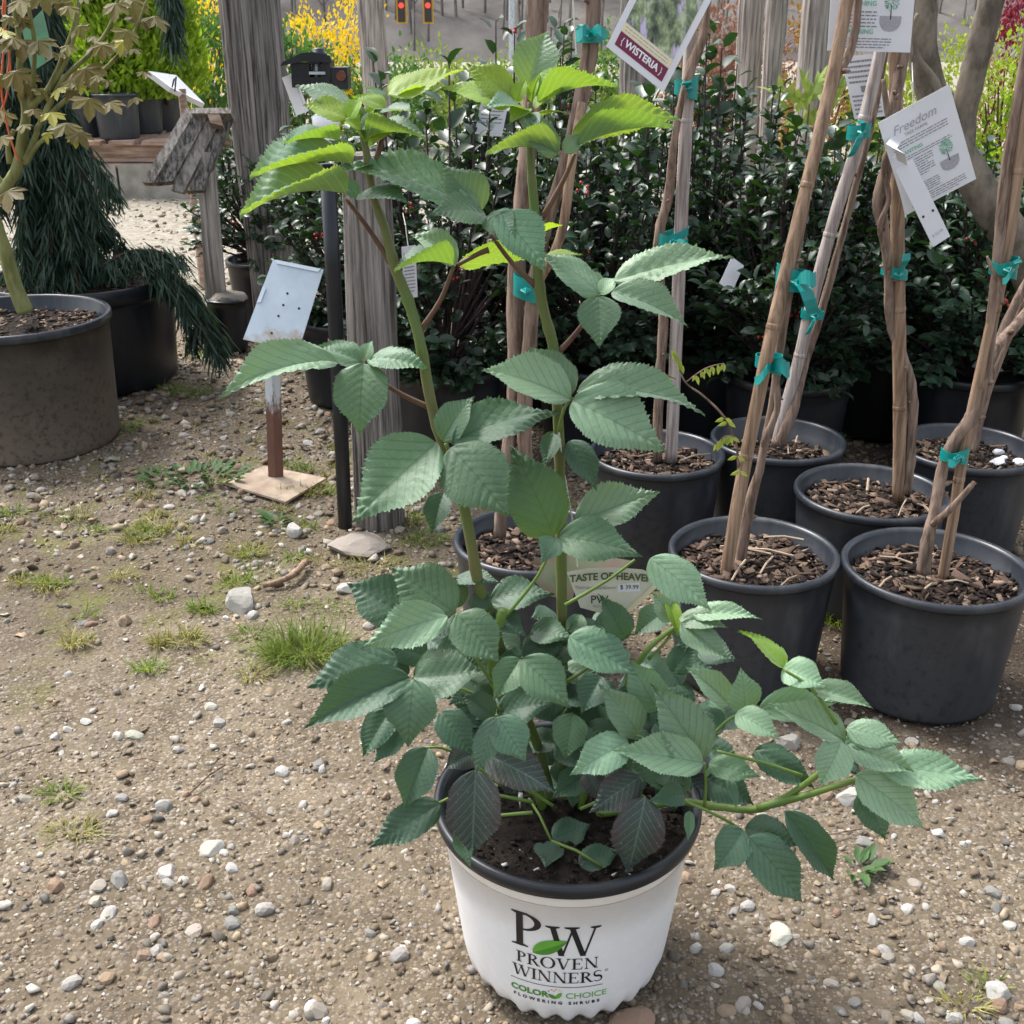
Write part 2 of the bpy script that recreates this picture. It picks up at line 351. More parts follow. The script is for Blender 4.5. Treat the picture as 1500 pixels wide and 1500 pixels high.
# bare wood on the hill: one mass
MAT['bare'] = simple('bare_wood', (.13, .12, .11), (.24, .22, .20), 1, .95, .1)
P = []; D = []; S = []
for _ in range(900):
    x = random.uniform(-45, 45); y = random.uniform(61, 110); z = gz(x, y)+1.0; h = random.uniform(7, 13)
    P.append((x, y, z)); D.append((random.uniform(-.06, .06), random.uniform(-.06, .06), 1)); S.append((.16, h, .16))
    for k in range(9):
        a = random.uniform(0, 6.28); q = random.uniform(.25, .8)
        P.append((x, y, z+h*q)); D.append((math.cos(a)*.7, math.sin(a)*.7, random.uniform(.5, 1.2))); S.append((.06, h*(1-q)*.7+.8, .06))
tv = [(-.5, 0, -.3), (.5, 0, -.3), (0, 0, .6), (-.15, 1, -.1), (.15, 1, -.1), (0, 1, .2)]
tf = [(0, 1, 4, 3), (1, 2, 5, 4), (2, 0, 3, 5)]
V, Fc = cloud(tv, tf, np.array(P), np.array(D, float), np.tile([[.2, -1, .1]], (len(P), 1)), np.array(S))
o = link('bare_woodland', np_mesh('bare_woodland', V, Fc), MAT['bare'])
tag(o, 'grey leafless woodland covering the far hillside', 'woodland', kind='stuff')

# ---------------------------------------------------------------- gravel: small stones as one mass, the largest as pieces
ico_v = []; gphi = (1+5**.5)/2
for a, b in ((1, gphi), (-1, gphi), (1, -gphi), (-1, -gphi)): ico_v += [(0, a, b), (a, b, 0), (b, 0, a)]
ico_v = np.array(ico_v)/np.linalg.norm(ico_v[0])
ico_f = []
for i in range(12):
    for j in range(i+1, 12):
        for k in range(j+1, 12):
            p, q, r = ico_v[i], ico_v[j], ico_v[k]
            if max(np.linalg.norm(p-q), np.linalg.norm(q-r), np.linalg.norm(p-r)) < 1.2:
                ico_f.append((i, j, k) if np.dot(np.cross(q-p, r-p), p) > 0 else (i, k, j))
ico_f = np.array(ico_f)
PAL = .9*np.array([1, .965, .88])*np.array([(.36, .32, .27), (.34, .28, .22), (.28, .225, .165), (.25, .23, .22), (.42, .39, .36), (.30, .23, .17), (.19, .17, .15), (.35, .28, .20), (.26, .20, .15), (.50, .47, .44), (.22, .17, .125)])
def scatter(n, y0, y1, r0, r1, pw=2.2):
    y = rng.uniform(y0, y1, n); x = rng.uniform(-1, 1, n)*(y*.52+.12)
    keep = np.ones(n, bool)
    # the trodden dirt left of the sign holds fewer stones
    bare = np.exp(-(((x+.75)/.5)**2 + ((y-1.75)/.38)**2)); keep &= rng.random(n) > bare*.65
    x, y = x[keep], y[keep]; n = len(x)
    r = r0 + (r1-r0)*rng.random(n)**pw
    return x, y, r
def stones(name, sets, parent=None):
    xs_, ys_, rs_ = (np.concatenate(a) for a in zip(*sets)); n = len(xs_)
    P = np.stack([xs_, ys_, rs_*rng.uniform(-.2, .55, n)-.0005 + np.where(ys_ < 4.4, .006*np.sin(5*xs_+1.3*ys_)*np.sin(4.1*ys_+.7)-.006, 0)], 1)
    D = rng.normal(size=(n, 3))*[1, 1, .18]; N = rng.normal(size=(n, 3))*.35 + [0, 0, 1]
    S = np.stack([rs_*rng.uniform(.6, 1.0, n), rs_*rng.uniform(.8, 1.35, n), rs_*rng.uniform(.3, .65, n)], 1)
    V, Fc = cloud(ico_v, ico_f, P, D, N, S)
    V = V + rng.normal(size=V.shape)*np.repeat(rs_, 12)[:, None]*.22
    c = PAL[rng.integers(0, len(PAL), n)]*rng.uniform(.5, 1.12, (n, 1))
    return link(name, np_mesh(name, V, Fc, col=np.repeat(c, 12, 0)), MAT['gravel'], parent)
o = stones('gravel', [scatter(36000, .55, 3.3, .0012, .0042), scatter(11000, .55, 3.6, .003, .0085, 2.6), scatter(9000, 1.85, 3.7, .004, .014, 2.4), scatter(5200, 2.9, 6.8, .006, .017)], ground)
tag(o, kind='stuff')
def rock_mesh(seed, sub=2, jag=.16):
    r = random.Random(seed); import bmesh
    bm = bmesh.new(); bmesh.ops.create_icosphere(bm, subdivisions=sub, radius=1)
    pl = [(Vector((r.gauss(0, 1), r.gauss(0, 1), r.gauss(0, 1))).normalized(), r.uniform(.62, .95)) for _ in range(13)]
    for v in bm.verts:
        for n, d in pl:
            k = v.co.dot(n)
            if k > d: v.co -= n*(k-d)
        v.co *= 1 + r.uniform(-jag, jag)*.25
    me = bpy.data.meshes.new('stone'); bm.to_mesh(me); bm.free(); return me
ROCKS = [rock_mesh(i, 2 if i < 7 else 3, .10 if i < 7 else .12) for i in range(10)]
SM = []
for i, c in enumerate([(.42, .395, .355), (.35, .31, .26), (.34, .25, .17), (.25, .24, .22), (.47, .45, .415), (.30, .20, .14), (.46, .45, .37)]):
    SM.append(simple('stone_%d' % i, tuple(x*.6 for x in c), c, 45, .82, .3, .4, 120, .002, var=.22, hue=.012))
RM = {}
def stone(px, py, wpx, flat=.6, mi=None, big=False, rz=None, el=1.0):
    p = G(px, py); s = wpx/2/ppm(p)
    k = random.randrange(7) if not big else random.randrange(7, 10); mi = random.choice([0, 0, 1, 1, 2, 3, 4, 5]) if mi is None else mi
    if (k, mi) not in RM: me = ROCKS[k].copy(); me.materials.append(SM[mi]); RM[(k, mi)] = me
    o = bpy.data.objects.new('stone', RM[(k, mi)]); COL.objects.link(o); o.parent = ground
    o.location = (p.x, p.y, s*flat*.42-.002+gz(p.x, p.y)); o.scale = (s*el, s*random.uniform(.7, .95), s*flat); o.rotation_euler = (random.uniform(-.2, .2), random.uniform(-.2, .2), random.uniform(0, 6.28) if rz is None else rz)
for a in [(355, 882, 58, .75, 0, 1), (370, 899, 22, .7, 4), (331, 901, 14, .7, 4), (182, 904, 27, .8, 2, 1), (432, 780, 34, .9, 4, 1), (508, 864, 34, .6, 0, 1), (175, 720, 20, .6, 1), (1155, 1086, 40, .8, 0, 1), (1247, 1168, 46, .7, 4, 1),
          (1142, 1362, 50, .35, 6, 1), (1462, 1452, 46, .65, 4, 1), (1096, 1321, 26, .7, 4), (1004, 1278, 30, .6, 2, 1), (926, 1490, 76, .4, 5, 1), (1049, 1412, 28, .7, 4), (245, 1276, 30, .6, 4, 1), (175, 1290, 36, .7, 3, 1), (240, 1180, 32, .5, 3, 1),
          (310, 1240, 40, .45, 0, 1), (320, 1055, 24, .7, 4), (308, 1031, 24, .6, 6), (197, 1073, 34, .4, 6), (467, 1117, 28, .6, 3), (465, 1475, 34, .7, 1), (1020, 1380, 22, .8, 4), (541, 1360, 20, .8, 3), (1210, 1162, 30, .5, 2), (1455, 1308, 28, .6, 3),
          (164, 1190, 22, .6, 4), (625, 738, 26, .6, 1, 1), (545, 770, 30, .5, 1), (1375, 1220, 26, .6, 4), (1411, 1235, 18, .6, 4), (1476, 1500, 30, .7, 3), (1345, 1487, 26, .7, 4), (1480, 1355, 26, .5, 4), (1460, 1330, 26, .5, 3), (1330, 1330, 24, .5, 0),
          (60, 718, 16, .7, 0), (125, 1052, 22, .6, 4), (100, 980, 16, .7, 4), (280, 880, 14, .7, 4), (120, 905, 20, .5, 3), (395, 1010, 24, .5, 2), (410, 775, 14, .6, 3), (305, 790, 22, .5, 3), (1135, 1175, 22, .6, 0), (1040, 1165, 28, .5, 0)]:
    stone(*a)
stone(530, 800, 104, .3, 1, True, .15, 1.0)
n = 0
while n < 225:
    py = 650 + 850*random.random()**.75; px = random.uniform(0, 1500)
    if n < 85: py = random.uniform(560, 780); px = random.uniform(190, 660)
    if 640 < px < 1020 and py > 1130: continue
    p = G(px, py); sz = random.uniform(.012, .026)*ppm(p)*(1.25 if n < 85 else 1)
    if sz < 10 or (py < 900 and px > 1000): continue
    if px < 420 and py < 1000 and random.random() < .35: continue
    stone(px, py, sz, random.uniform(.45, .8)); n += 1

# ---------------------------------------------------------------- grass tufts, weeds, stick
MAT['grass'] = simple('grass', (.10, .17, .022), (.22, .26, .05), 30, .6, .3, var=.2, trans=((.2, .3, .03), .3))
MAT['grass_dry'] = simple('grass_dry', (.20, .20, .05), (.34, .30, .12), 30, .6, .3, var=.2, trans=((.3, .3, .05), .3))
blade_v = [(-.5, 0, 0), (.5, 0, 0), (-.4, .5, .1), (.4, .5, .1), (0, 1, -.25)]; blade_f = [(0, 1, 3), (0, 3, 2), (2, 3, 4)]
def tuft(px, py, wpx, n, h, label, mat='grass', group=None):
    p = G(px, py); r = wpx/2/ppm(p)
    a = rng.uniform(0, 6.28, n); q = rng.random(n)**.6*r
    P = np.stack([p.x+np.cos(a)*q, p.y+np.sin(a)*q*.55, np.full(n, -.008)], 1)
    D = np.stack([np.cos(a)*.9+rng.normal(size=n)*.5, np.sin(a)*.8+rng.normal(size=n)*.5, rng.uniform(.35, 1.3, n)], 1)
    S = np.stack([rng.uniform(.0014, .0030, n), rng.uniform(.5, 1.3, n)*h*1.25, np.full(n, h)], 1)
    V, Fc = cloud(blade_v, blade_f, P-np.array(p), D, rng.normal(size=(n, 3))*.3+[0, 0, 1], S)
    o = link('grass_tuft', np_mesh('grass_tuft', V, Fc), MAT[mat]); o.location = p
    tag(o, label, 'grass', group)
tuft(450, 955, 118, 420, .055, 'largest, lushest tuft of long green grass on the gravel')
GT = 'small grass tufts in the gravel'
for a in [(240, 770, 70, 110, .03), (95, 755, 80, 110, .028), (210, 780, 60, 80, .028), (212, 725, 40, 80, .03), (365, 805, 66, 120, .03), (200, 790, 40, 60, .03), (20, 750, 40, 60, .03), (60, 850, 40, 40, .02), (180, 840, 44, 50, .02), (30, 848, 44, 50, .02), (95, 850, 30, 30, .018), (270, 935, 66, 90, .022), (220, 975, 46, 60, .022), (368, 985, 60, 80, .022), (300, 890, 44, 60, .022), (370, 925, 60, 70, .02),
          (90, 1160, 50, 60, .025), (105, 1220, 70, 110, .022), (455, 720, 36, 50, .025), (440, 770, 44, 60, .025), (540, 830, 90, 120, .025), (620, 790, 70, 120, .028), (600, 760, 60, 90, .025), (480, 820, 60, 80, .02), (350, 850, 60, 70, .02), (500, 890, 80, 90, .02), (1415, 1470, 60, 50, .02), (1445, 1440, 40, 30, .02),
          *[(random.uniform(0, 640), random.uniform(690, 960), random.uniform(16, 50), random.randint(18, 50), random.uniform(.016, .028)) for _ in range(34)], *[(random.uniform(190, 520), random.uniform(560, 760), random.uniform(16, 44), random.randint(18, 50), random.uniform(.018, .03)) for _ in range(24)], (180, 630, 30, 60, .04), (300, 520, 60, 90, .04), (280, 575, 60, 90, .035), (1230, 910, 40, 60, .03), (1310, 960, 40, 40, .03)]:
    tuft(*a, 'small tuft of short yellow green grass rooted in gravelly dirt', 'grass' if random.random() < .55 else 'grass_dry', GT)
MAT['weed'] = simple('weed_leaf', (.045, .10, .03), (.08, .15, .05), 30, .6, .3, var=.2, trans=((.1, .2, .02), .25))
lv = [(0, 0, 0), (-.5, .35, .06), (.5, .35, .06), (-.38, .7, .02), (.38, .7, .02), (0, 1, -.15), (0, .4, -.03)]
lf = [(0, 6, 1), (0, 2, 6), (1, 6, 3), (6, 2, 4), (6, 4, 5), (6, 5, 3)]
def weed(px, py, wpx, n, L, label, mat='weed'):
    p = G(px, py); r = wpx/2/ppm(p); root = thing('weed', label, 'weed', p)
    me = np_mesh('leaf', np.array(lv)*[.45, 1, 1], np.array(lf)); me.materials.append(MAT[mat])
    for i in range(n):
        a = random.uniform(0, 6.28); q = random.random()**.5*r*.95; l = L*random.uniform(.6, 1.2)
        X, Y, Z = basis(np.array([[math.cos(a), math.sin(a), random.uniform(.2, .9)]]), np.array([[0, 0, 1.]]))
        o = bpy.data.objects.new('leaf', me); COL.objects.link(o); o.parent = root
        o.matrix_local = mat4((math.cos(a)*q, math.sin(a)*q*.6, .002), X[0], Y[0], Z[0], (l, l, l))
weed(285, 700, 150, 70, .036, 'broad low weed with dark green leaves beside the tan base plate')
weed(408, 765, 40, 16, .035, 'small upright green weed next to a white rock')
weed(1255, 1272, 60, 16, .028, 'little weed with narrow bright leaves in the gravel right of the white pot')
weed(1215, 895, 60, 26, .03, 'green weed growing between the two front black pots')
weed(815 + 400, 640, 60, 20, .03, 'leafy weed in the shade behind the middle black pots')
st = MB(); st.tube(smooth_path([G(385, 858, .004), G(418, 848, .012), G(436, 836, .014), G(448, 822, .012)], 4), lerp_list([.005, .0068, .0065], 16), 8, .06)
solo('stick', st, MAT['bamboo'], G(418, 848), 'short bent brown stick lying on gravel near the rock', 'stick', smooth=True)
for i, (pa, pb) in enumerate([((0, 1110), (60, 1090)), ((60, 1048), (105, 1042)), ((195, 1113), (232, 1116)), ((330, 1168), (385, 1196)), ((280, 1160), (330, 1120)), ((1170, 1240), (1262, 1214)), ((1450, 1140), (1475, 1152))]):
    t_ = MB(); t_.tube([G(*pa, .003), (G(*pa, .004)+G(*pb, .004))/2 + Vector((0, .004, .002)), G(*pb, .003)], .0013, 5, .2)
    solo('dry_twig', t_, MAT['vine'], G(*pa), 'thin dry twig lying flat on the gravel', 'twig', 'twigs on the gravel')
# ================================================================ WHITE POT AND BRAMBLE
def text_faces(body, size, bold=0.0, align='CENTER', spacing=1.0, shear=0.0):
    cu = bpy.data.curves.new('t', 'FONT'); cu.body = body; cu.size = size; cu.align_x = align; cu.offset = bold; cu.space_character = spacing; cu.resolution_u = 3; cu.shear = shear
    ob = bpy.data.objects.new('t', cu); COL.objects.link(ob)
    ev = ob.evaluated_get(bpy.context.evaluated_depsgraph_get()); me = ev.to_mesh()
    v = [tuple(p.co)[:2] for p in me.vertices]; f = [tuple(p.vertices) for p in me.polygons]
    ev.to_mesh_clear(); bpy.data.objects.remove(ob); bpy.data.curves.remove(cu)
    return v, f
class Glyphs:                                   # serif capitals from strokes, cap height 1
    def __init__(s): s.v = []; s.f = []
    def poly(s, pts):
        o = len(s.v); s.v += pts; s.f.append(tuple(range(o, o+len(pts))))
    def strip(s, a, b):
        o = len(s.v); n = len(a); s.v += list(a)+list(b)
        for i in range(n-1): s.f.append((o+i, o+n+i, o+n+i+1, o+i+1))
    def serif(s, xc, y, w, up):
        t = .035; s.poly([(xc-w/2, y), (xc+w/2, y), (xc+w/2, y+up*t), (xc+w*.22, y+up*t*2), (xc-w*.22, y+up*t*2), (xc-w/2, y+up*t)])
    def stem(s, x, w, sw=2.4, y0=0, y1=1):
        s.poly([(x-w/2, y0), (x+w/2, y0), (x+w/2, y1), (x-w/2, y1)]); s.serif(x, y0, w*sw, 1); s.serif(x, y1, w*sw, -1)
    def diag(s, x0, y0, x1, y1, w): s.poly([(x0-w/2, y0), (x0+w/2, y0), (x1+w/2, y1), (x1-w/2, y1)])
    def arc(s, cx, cy, rx, ry, ix, iy, a0, a1, dx=0, n=20):
        A = np.linspace(math.radians(a0), math.radians(a1), n)
        s.strip([(cx+rx*math.cos(a), cy+ry*math.sin(a)) for a in A], [(cx+dx+ix*math.cos(a), cy+iy*math.sin(a)) for a in A])
    def glyph(s, c, x, sc, y=0):
        g = Glyphs(); T = .15; t = .05; wd = .8
        if c in 'PR':
            g.stem(.18, T); g.arc(.22, .74, .42, .26, .28, .215, -90, 90); g.poly([(.18, .955), (.24, .955), (.24, 1), (.18, 1)]); g.poly([(.18, .48), (.24, .48), (.24, .525), (.18, .525)]); wd = .7
            if c == 'R': g.diag(.72, 0, .38, .5, .17); g.serif(.76, 0, .2, 1); wd = .84
        elif c == 'O': g.arc(.48, .5, .48, .52, .31, .47, 0, 360, n=32); wd = .98
        elif c == 'V': g.diag(.45, 0, .16, 1, .15); g.diag(.47, 0, .78, 1, .06); g.serif(.16, 1, .36, -1); g.serif(.78, 1, .28, -1); wd = .94
        elif c == 'W':
            g.diag(.36, 0, .14, 1, .14); g.diag(.38, 0, .62, .92, .05); g.diag(.88, 0, .6, 1, .14); g.diag(.9, 0, 1.17, 1, .05)
            g.serif(.14, 1, .34, -1); g.serif(.6, 1, .36, -1); g.serif(1.17, 1, .26, -1); wd = 1.3
        elif c == 'E':
            g.stem(.18, T); g.poly([(.2, 0), (.66, 0), (.7, .24), (.66, .24), (.6, .05), (.2, .05)]); g.poly([(.2, .95), (.6, .95), (.63, .78), (.67, .78), (.65, 1), (.2, 1)]); g.poly([(.2, .5), (.5, .5), (.5, .55), (.2, .55)]); g.poly([(.48, .42), (.52, .42), (.52, .63), (.48, .63)]); wd = .76
        elif c == 'N':
            g.stem(.16, t, 5); g.stem(.78, t, 5); g.diag(.76, 0, .14, 1, .16); wd = .96
        elif c == 'I': g.stem(.16, T); wd = .36
        elif c == 'S':
            A = np.linspace(0, 1, 26); cx = []; 
            for u in A:
                if u < .5: a = math.radians(30+u*2*240); cx.append((.3+.24*math.cos(a), .74+.24*math.sin(a)))
                else: a = math.radians(90-(u-.5)*2*240); cx.append((.3+.26*math.cos(a), .26+.26*math.sin(a)))
            cx = np.array(cx); d = np.gradient(cx, axis=0); d /= np.linalg.norm(d, axis=1, keepdims=True)+1e-9; nn = np.stack([-d[:, 1], d[:, 0]], 1)
            th = (.03 + .055*np.exp(-((A-.5)/.2)**2))[:, None]; g.strip([tuple(p) for p in cx+nn*th], [tuple(p) for p in cx-nn*th]); wd = .64
        o = len(s.v); s.v += [(x+a*sc, y+b*sc) for a, b in g.v]; s.f += [tuple(i+o for i in q) for q in g.f]
        return x + wd*sc
    def word(s, wds, sc, xc, y, track=0.0):
        tmp = Glyphs(); x = 0
        for c in wds: x = tmp.glyph(c, x, sc) + track
        x -= track; o = len(s.v); s.v += [(xc-x/2+a, y+b) for a, b in tmp.v]; s.f += [tuple(i+o for i in q) for q in tmp.f]

PW = G(831, 1166, .21); WP = Vector((PW.x, PW.y, 0)); WH = .2; WR1, WR0 = .1345, .109
pot = thing('nursery_pot', 'white printed nursery pot with black rim standing on the gravel, holding the bramble', 'pot', WP); pot.scale = (1, 1, 1.05)
def wr(z): return WR0 + (WR1-WR0)*(z/WH)
def scallop(r, z, a):
    k = max(0, 1-z/.032); wv = .5+.5*math.cos(a*26)
    zz = z
    if z < .012: zz = z + .011*max(0, math.cos(a*3+1.0))**6 + .003*wv
    return r*(1 - .045*k*wv - .06*k*k), zz
b = MB(); n_ = 156
b.lathe(WP, [(wr(0)*.9, .006), (wr(0), .001), (wr(.006), .006), (wr(.014), .014), (wr(.024), .024), (wr(.034), .034), (wr(.06), .06), (wr(.12), .12), (wr(.172), .172), (wr(.172)+.0015, .1725)], n_, scallop)
pot_body = part('body', b, MAT['white_plastic'], pot, True)
b = MB(); b.lathe(WP, [(wr(.172)+.0012, .1727), (wr(.185)+.0018, .187), (wr(.187), .1875)], 96); part('rim_band', b, MAT['band'], pot, True)
b = MB(); b.lathe(WP, [(wr(.186)-.001, .1865), (wr(.19)+.006, .188), (wr(.19)+.0075, .193), (wr(.2)+.006, .2), (wr(.2)+.002, .202), (wr(.2)-.004, .199), (wr(.15)-.004, .15), (wr(.1)-.004, .1)], 96); part('rim', b, MAT['black_plastic'], pot, True)
def soil_disc(c, r, z, mat, parent, hump=.006, name='soil'):
    b = MB(); v = [(c.x, c.y, z+hump)]; f = []; nr, na = 7, 36
    for i in range(1, nr+1):
        for k in range(na):
            a = 2*math.pi*k/na; q = r*i/nr; v.append((c.x+q*math.cos(a), c.y+q*math.sin(a), z + hump*(1-(i/nr)**2) + (random.uniform(-.004, .004) if i < nr else 0)))
    f += [(0, 1+k, 1+(k+1) % na) for k in range(na)]
    for i in range(nr-1):
        for k in range(na): f.append((1+i*na+k, 1+(i+1)*na+k, 1+(i+1)*na+(k+1) % na, 1+i*na+(k+1) % na))
    b.add(v, f); return part(name, b, mat, parent, True)
soil_disc(WP, wr(.16)-.003, .168, MAT['potting'], pot)
cube_v = np.array([(x, y, z) for z in (-.5, .5) for x, y in ((-.5, -.5), (.5, -.5), (.5, .5), (-.5, .5))])
cube_f = np.array([(3, 2, 1, 0), (4, 5, 6, 7), (0, 1, 5, 4), (1, 2, 6, 5), (2, 3, 7, 6), (3, 0, 4, 7)])
def chips(c, r, z, n, parent, pal, L0=.006, L1=.02, name='bark_mulch'):
    a = rng.uniform(0, 6.28, n); q = np.sqrt(rng.random(n))*r*.97
    P = np.stack([c.x+np.cos(a)*q, c.y+np.sin(a)*q, z+rng.uniform(.001, .009, n)], 1) - np.array(wpos(parent))
    D = rng.normal(size=(n, 3))*[1, 1, .25]; N = rng.normal(size=(n, 3))*.35+[0, 0, 1]
    l = rng.uniform(L0, L1, n); S = np.stack([l*rng.uniform(.18, .6, n), l, l*rng.uniform(.08, .22, n)], 1)
    V, Fc = cloud(cube_v, cube_f, P, D, N, S); V = V + rng.normal(size=V.shape)*.0007
    cc = np.array(pal)[rng.integers(0, len(pal), n)]*rng.uniform(.6, 1.2, (n, 1))
    o = link(name, np_mesh(name, V, Fc, col=np.repeat(cc, 8, 0)), MAT['chips'], parent); tag(o, kind='stuff'); return o
chips(WP, wr(.16)-.008, .168, 500, pot, [(.012, .009, .007), (.02, .014, .011), (.035, .025, .02)]*4+[(.42, .42, .4)], .002, .008, 'soil_crumbs')
# printed logo, wrapped on the wall
TH0 = math.atan2(-WP.y, -WP.x) - math.radians(3.4)
def wrap(v2, lift=.0006):
    out = []
    for x, y in v2:
        y = (y-.025)*.93+.0345; x = x*.97; r = wr(y)+lift; a = TH0 + x/r
        out.append((WP.x + r*math.cos(a), WP.y + r*math.sin(a), y))
    return out
def print_on_pot(name, v2, f, mat, lift=.0006):
    b = MB(); b.add(wrap(v2, lift), f); return part(name, b, mat, pot_body)
g = Glyphs(); x = g.glyph('P', -.0475, .050, .1060); g.glyph('W', -.0100, .0430, .1000+.001)
print_on_pot('logo_initials', g.v, g.f, MAT['ink'])
def leaf_poly(x0, y0, x1, y1, w, n=14):
    d = Vector((x1-x0, y1-y0)); nrm = Vector((-d.y, d.x)).normalized(); up = []; lo = []
    for i in range(n+1):
        u = i/n; h = w*math.sin(math.pi*u**.8)**.9 if 0 < u < 1 else 0; p = Vector((x0, y0))+d*u
        up.append(tuple(p+nrm*h)); lo.append(tuple(p-nrm*h*.8))
    return up, lo, [tuple(Vector((x0, y0))+d*(i/n)) for i in range(n+1)]
MAT['ink_green_dark'] = simple('dark_green_ink', (.06, .24, .02), None, 8, .5)
up, lo, md = leaf_poly(-.0245, .1010, .0115, .1240, .0105)
g = Glyphs(); g.strip(up, md); print_on_pot('logo_leaf', g.v, g.f, MAT['ink_green'], .0011)
g = Glyphs(); g.strip(md, lo); print_on_pot('logo_leaf', g.v, g.f, MAT['ink_green_dark'], .0011)
g = Glyphs(); g.word('PROVEN', .0165, .001, .0805, .0004); print_on_pot('lettering', g.v, g.f, MAT['ink'])
g = Glyphs(); g.word('WINNERS', .0165, .001, .0590, .0002); print_on_pot('lettering', g.v, g.f, MAT['ink'])
g = Glyphs(); g.arc(.0535, .0735, .0018, .0018, .0013, .0013, 0, 360); print_on_pot('registered_mark', g.v, g.f, MAT['ink'])
g = Glyphs(); xs2 = np.linspace(-.05, .05, 24); g.strip([(a, .0528) for a in xs2], [(a, .0520) for a in xs2]); print_on_pot('rule_line', g.v, g.f, MAT['ink'])
def ptext(s_, size, x, y, mat, bold=0, align='CENTER', sp=1.0):
    v, f = text_faces(s_, size, bold, align, sp); print_on_pot('lettering', [(x+a, y+b_) for a, b_ in v], f, mat)
ptext('COLOR', .0122, -.0500, .0345, MAT['ink_green_dark'], .0004, 'LEFT'); ptext('CHOICE', .0125, .0100, .0345, MAT['ink_green'], 0, 'LEFT', .95)
ptext('FLOWERING SHRUBS', .0062, .0, .0250, MAT['ink'], .00025, 'CENTER', 1.75)
for (x0, y0, x1, y1, mt) in ((.0005, .0335, -.0085, .0400, 'ink_green_dark'), (.0005, .0335, .0065, .0440, 'ink_green')):
    up, lo, md = leaf_poly(x0, y0, x1, y1, .0028); g = Glyphs(); g.strip(up, lo); print_on_pot('logo_leaf', g.v, g.f, MAT[mt])
for i, (x, y, c) in enumerate([(-.0075, .0445, (.5, .2, .25)), (-.0045, .0470, (.6, .3, .2)), (0, .0480, (.7, .35, .15)), (.004, .0468, (.75, .55, .1)), (-.002, .0450, (.6, .4, .3))]):
    m = simple('dot_ink_%d' % i, c, None, 8, .5); g = Glyphs(); g.poly([(x+.0011*math.cos(q), y+.0011*math.sin(q)) for q in np.linspace(0, 6.28, 9)[:-1]]); print_on_pot('logo_dot', g.v, g.f, m)

# ---------------------------------------------------------------- bramble leaf meshes
def bramble_leaf(seed, fold, droop, side, pleat=.019, N=90, Mh=6):
    r = random.Random(seed); V = []; UV = []; Fc = []
    def h(u): return .5*u**.62*(1-u)**1.12/.318*(1-.5*max(0, (u-.62)/.38)) if 0 < u < 1 else 0.0
    wav = r.uniform(0, 6.28); tj = [r.uniform(.55, 1.15)*(1.2 if q % 3 == 0 else .8) for q in range(N)]
    vj = [r.uniform(-.16, .16) for _ in range(14)]; wa = r.uniform(.015, .045); wf = r.uniform(5, 9)
    for i in range(N+1):
        u = i/N; hw = h(u)*(1+.05*math.sin(11*u+wav)); tooth = (1.0, .2, .5)[i % 3]*tj[i//3]
        for j in range(-Mh, Mh+1):
            v = j/Mh; av = abs(v); x = v*hw; y = u
            if av == 1 and 0 < i < N: x = x*(1 + .05*tooth) + math.copysign(.034*tooth, x)*min(1, hw*8); y += .014*tooth
            y2 = y + .0*av
            u0 = u - .52*av*hw*1.25
            z = fold*abs(x) + pleat*math.cos(2*math.pi*(9*u0-.5+0*vj[int(max(0, u0)*9)]))*(1+2*vj[int(max(0, u0)*9)])*min(1, av*2.2)*(1-.55*av) + droop*1.5*u*(1-u) - .06*max(0, u-.75) + side*x*u + wa*math.sin(wf*u+wav+3*v)*av
            z -= .10*av*av*hw
            V.append((x, y2, z)); UV.append((v*hw*2, u0))
    w_ = 2*Mh+1
    for i in range(N):
        for j in range(w_-1): Fc.append((i*w_+j, i*w_+j+1, (i+1)*w_+j+1, (i+1)*w_+j))
    me = np_mesh('leaf', np.array(V), np.array(Fc), True)
    uvl = me.uv_layers.new(name='leaf'); li = np.zeros(len(me.loops), np.int32); me.loops.foreach_get('vertex_index', li)
    uvl.data.foreach_set('uv', np.array(UV, np.float32)[li].ravel()); return me
LEAFS = {}
SHAPES = {'n': [(1, .22, .16, .10), (2, .30, .20, -.12), (3, .12, .12, .05), (4, .40, .24, .0), (11, .18, .30, .22), (12, .28, .08, -.25), (13, .05, .22, -.08), (14, .34, .34, .14), (15, .24, .02, .3)], 'f': [(5, .62, .28, .0), (6, .55, .2, .12)], 'b': [(7, .12, .36, .08), (8, .2, .45, -.06)]}
for k, lst in SHAPES.items(): LEAFS[k] = [bramble_leaf(*a) for a in lst]
LCACHE = {}
def leafmesh(k, i, mt):
    key = (k, i, mt)
    if key not in LCACHE: me = LEAFS[k][i].copy(); me.materials.append(MAT[mt]); LCACHE[key] = me
    return LCACHE[key]
bram = thing('bramble_plant', 'tall thornless blackberry bush with large serrated leaves growing in the white pot', 'plant', (WP.x, WP.y, .17))
BL = Vector(bram.location)
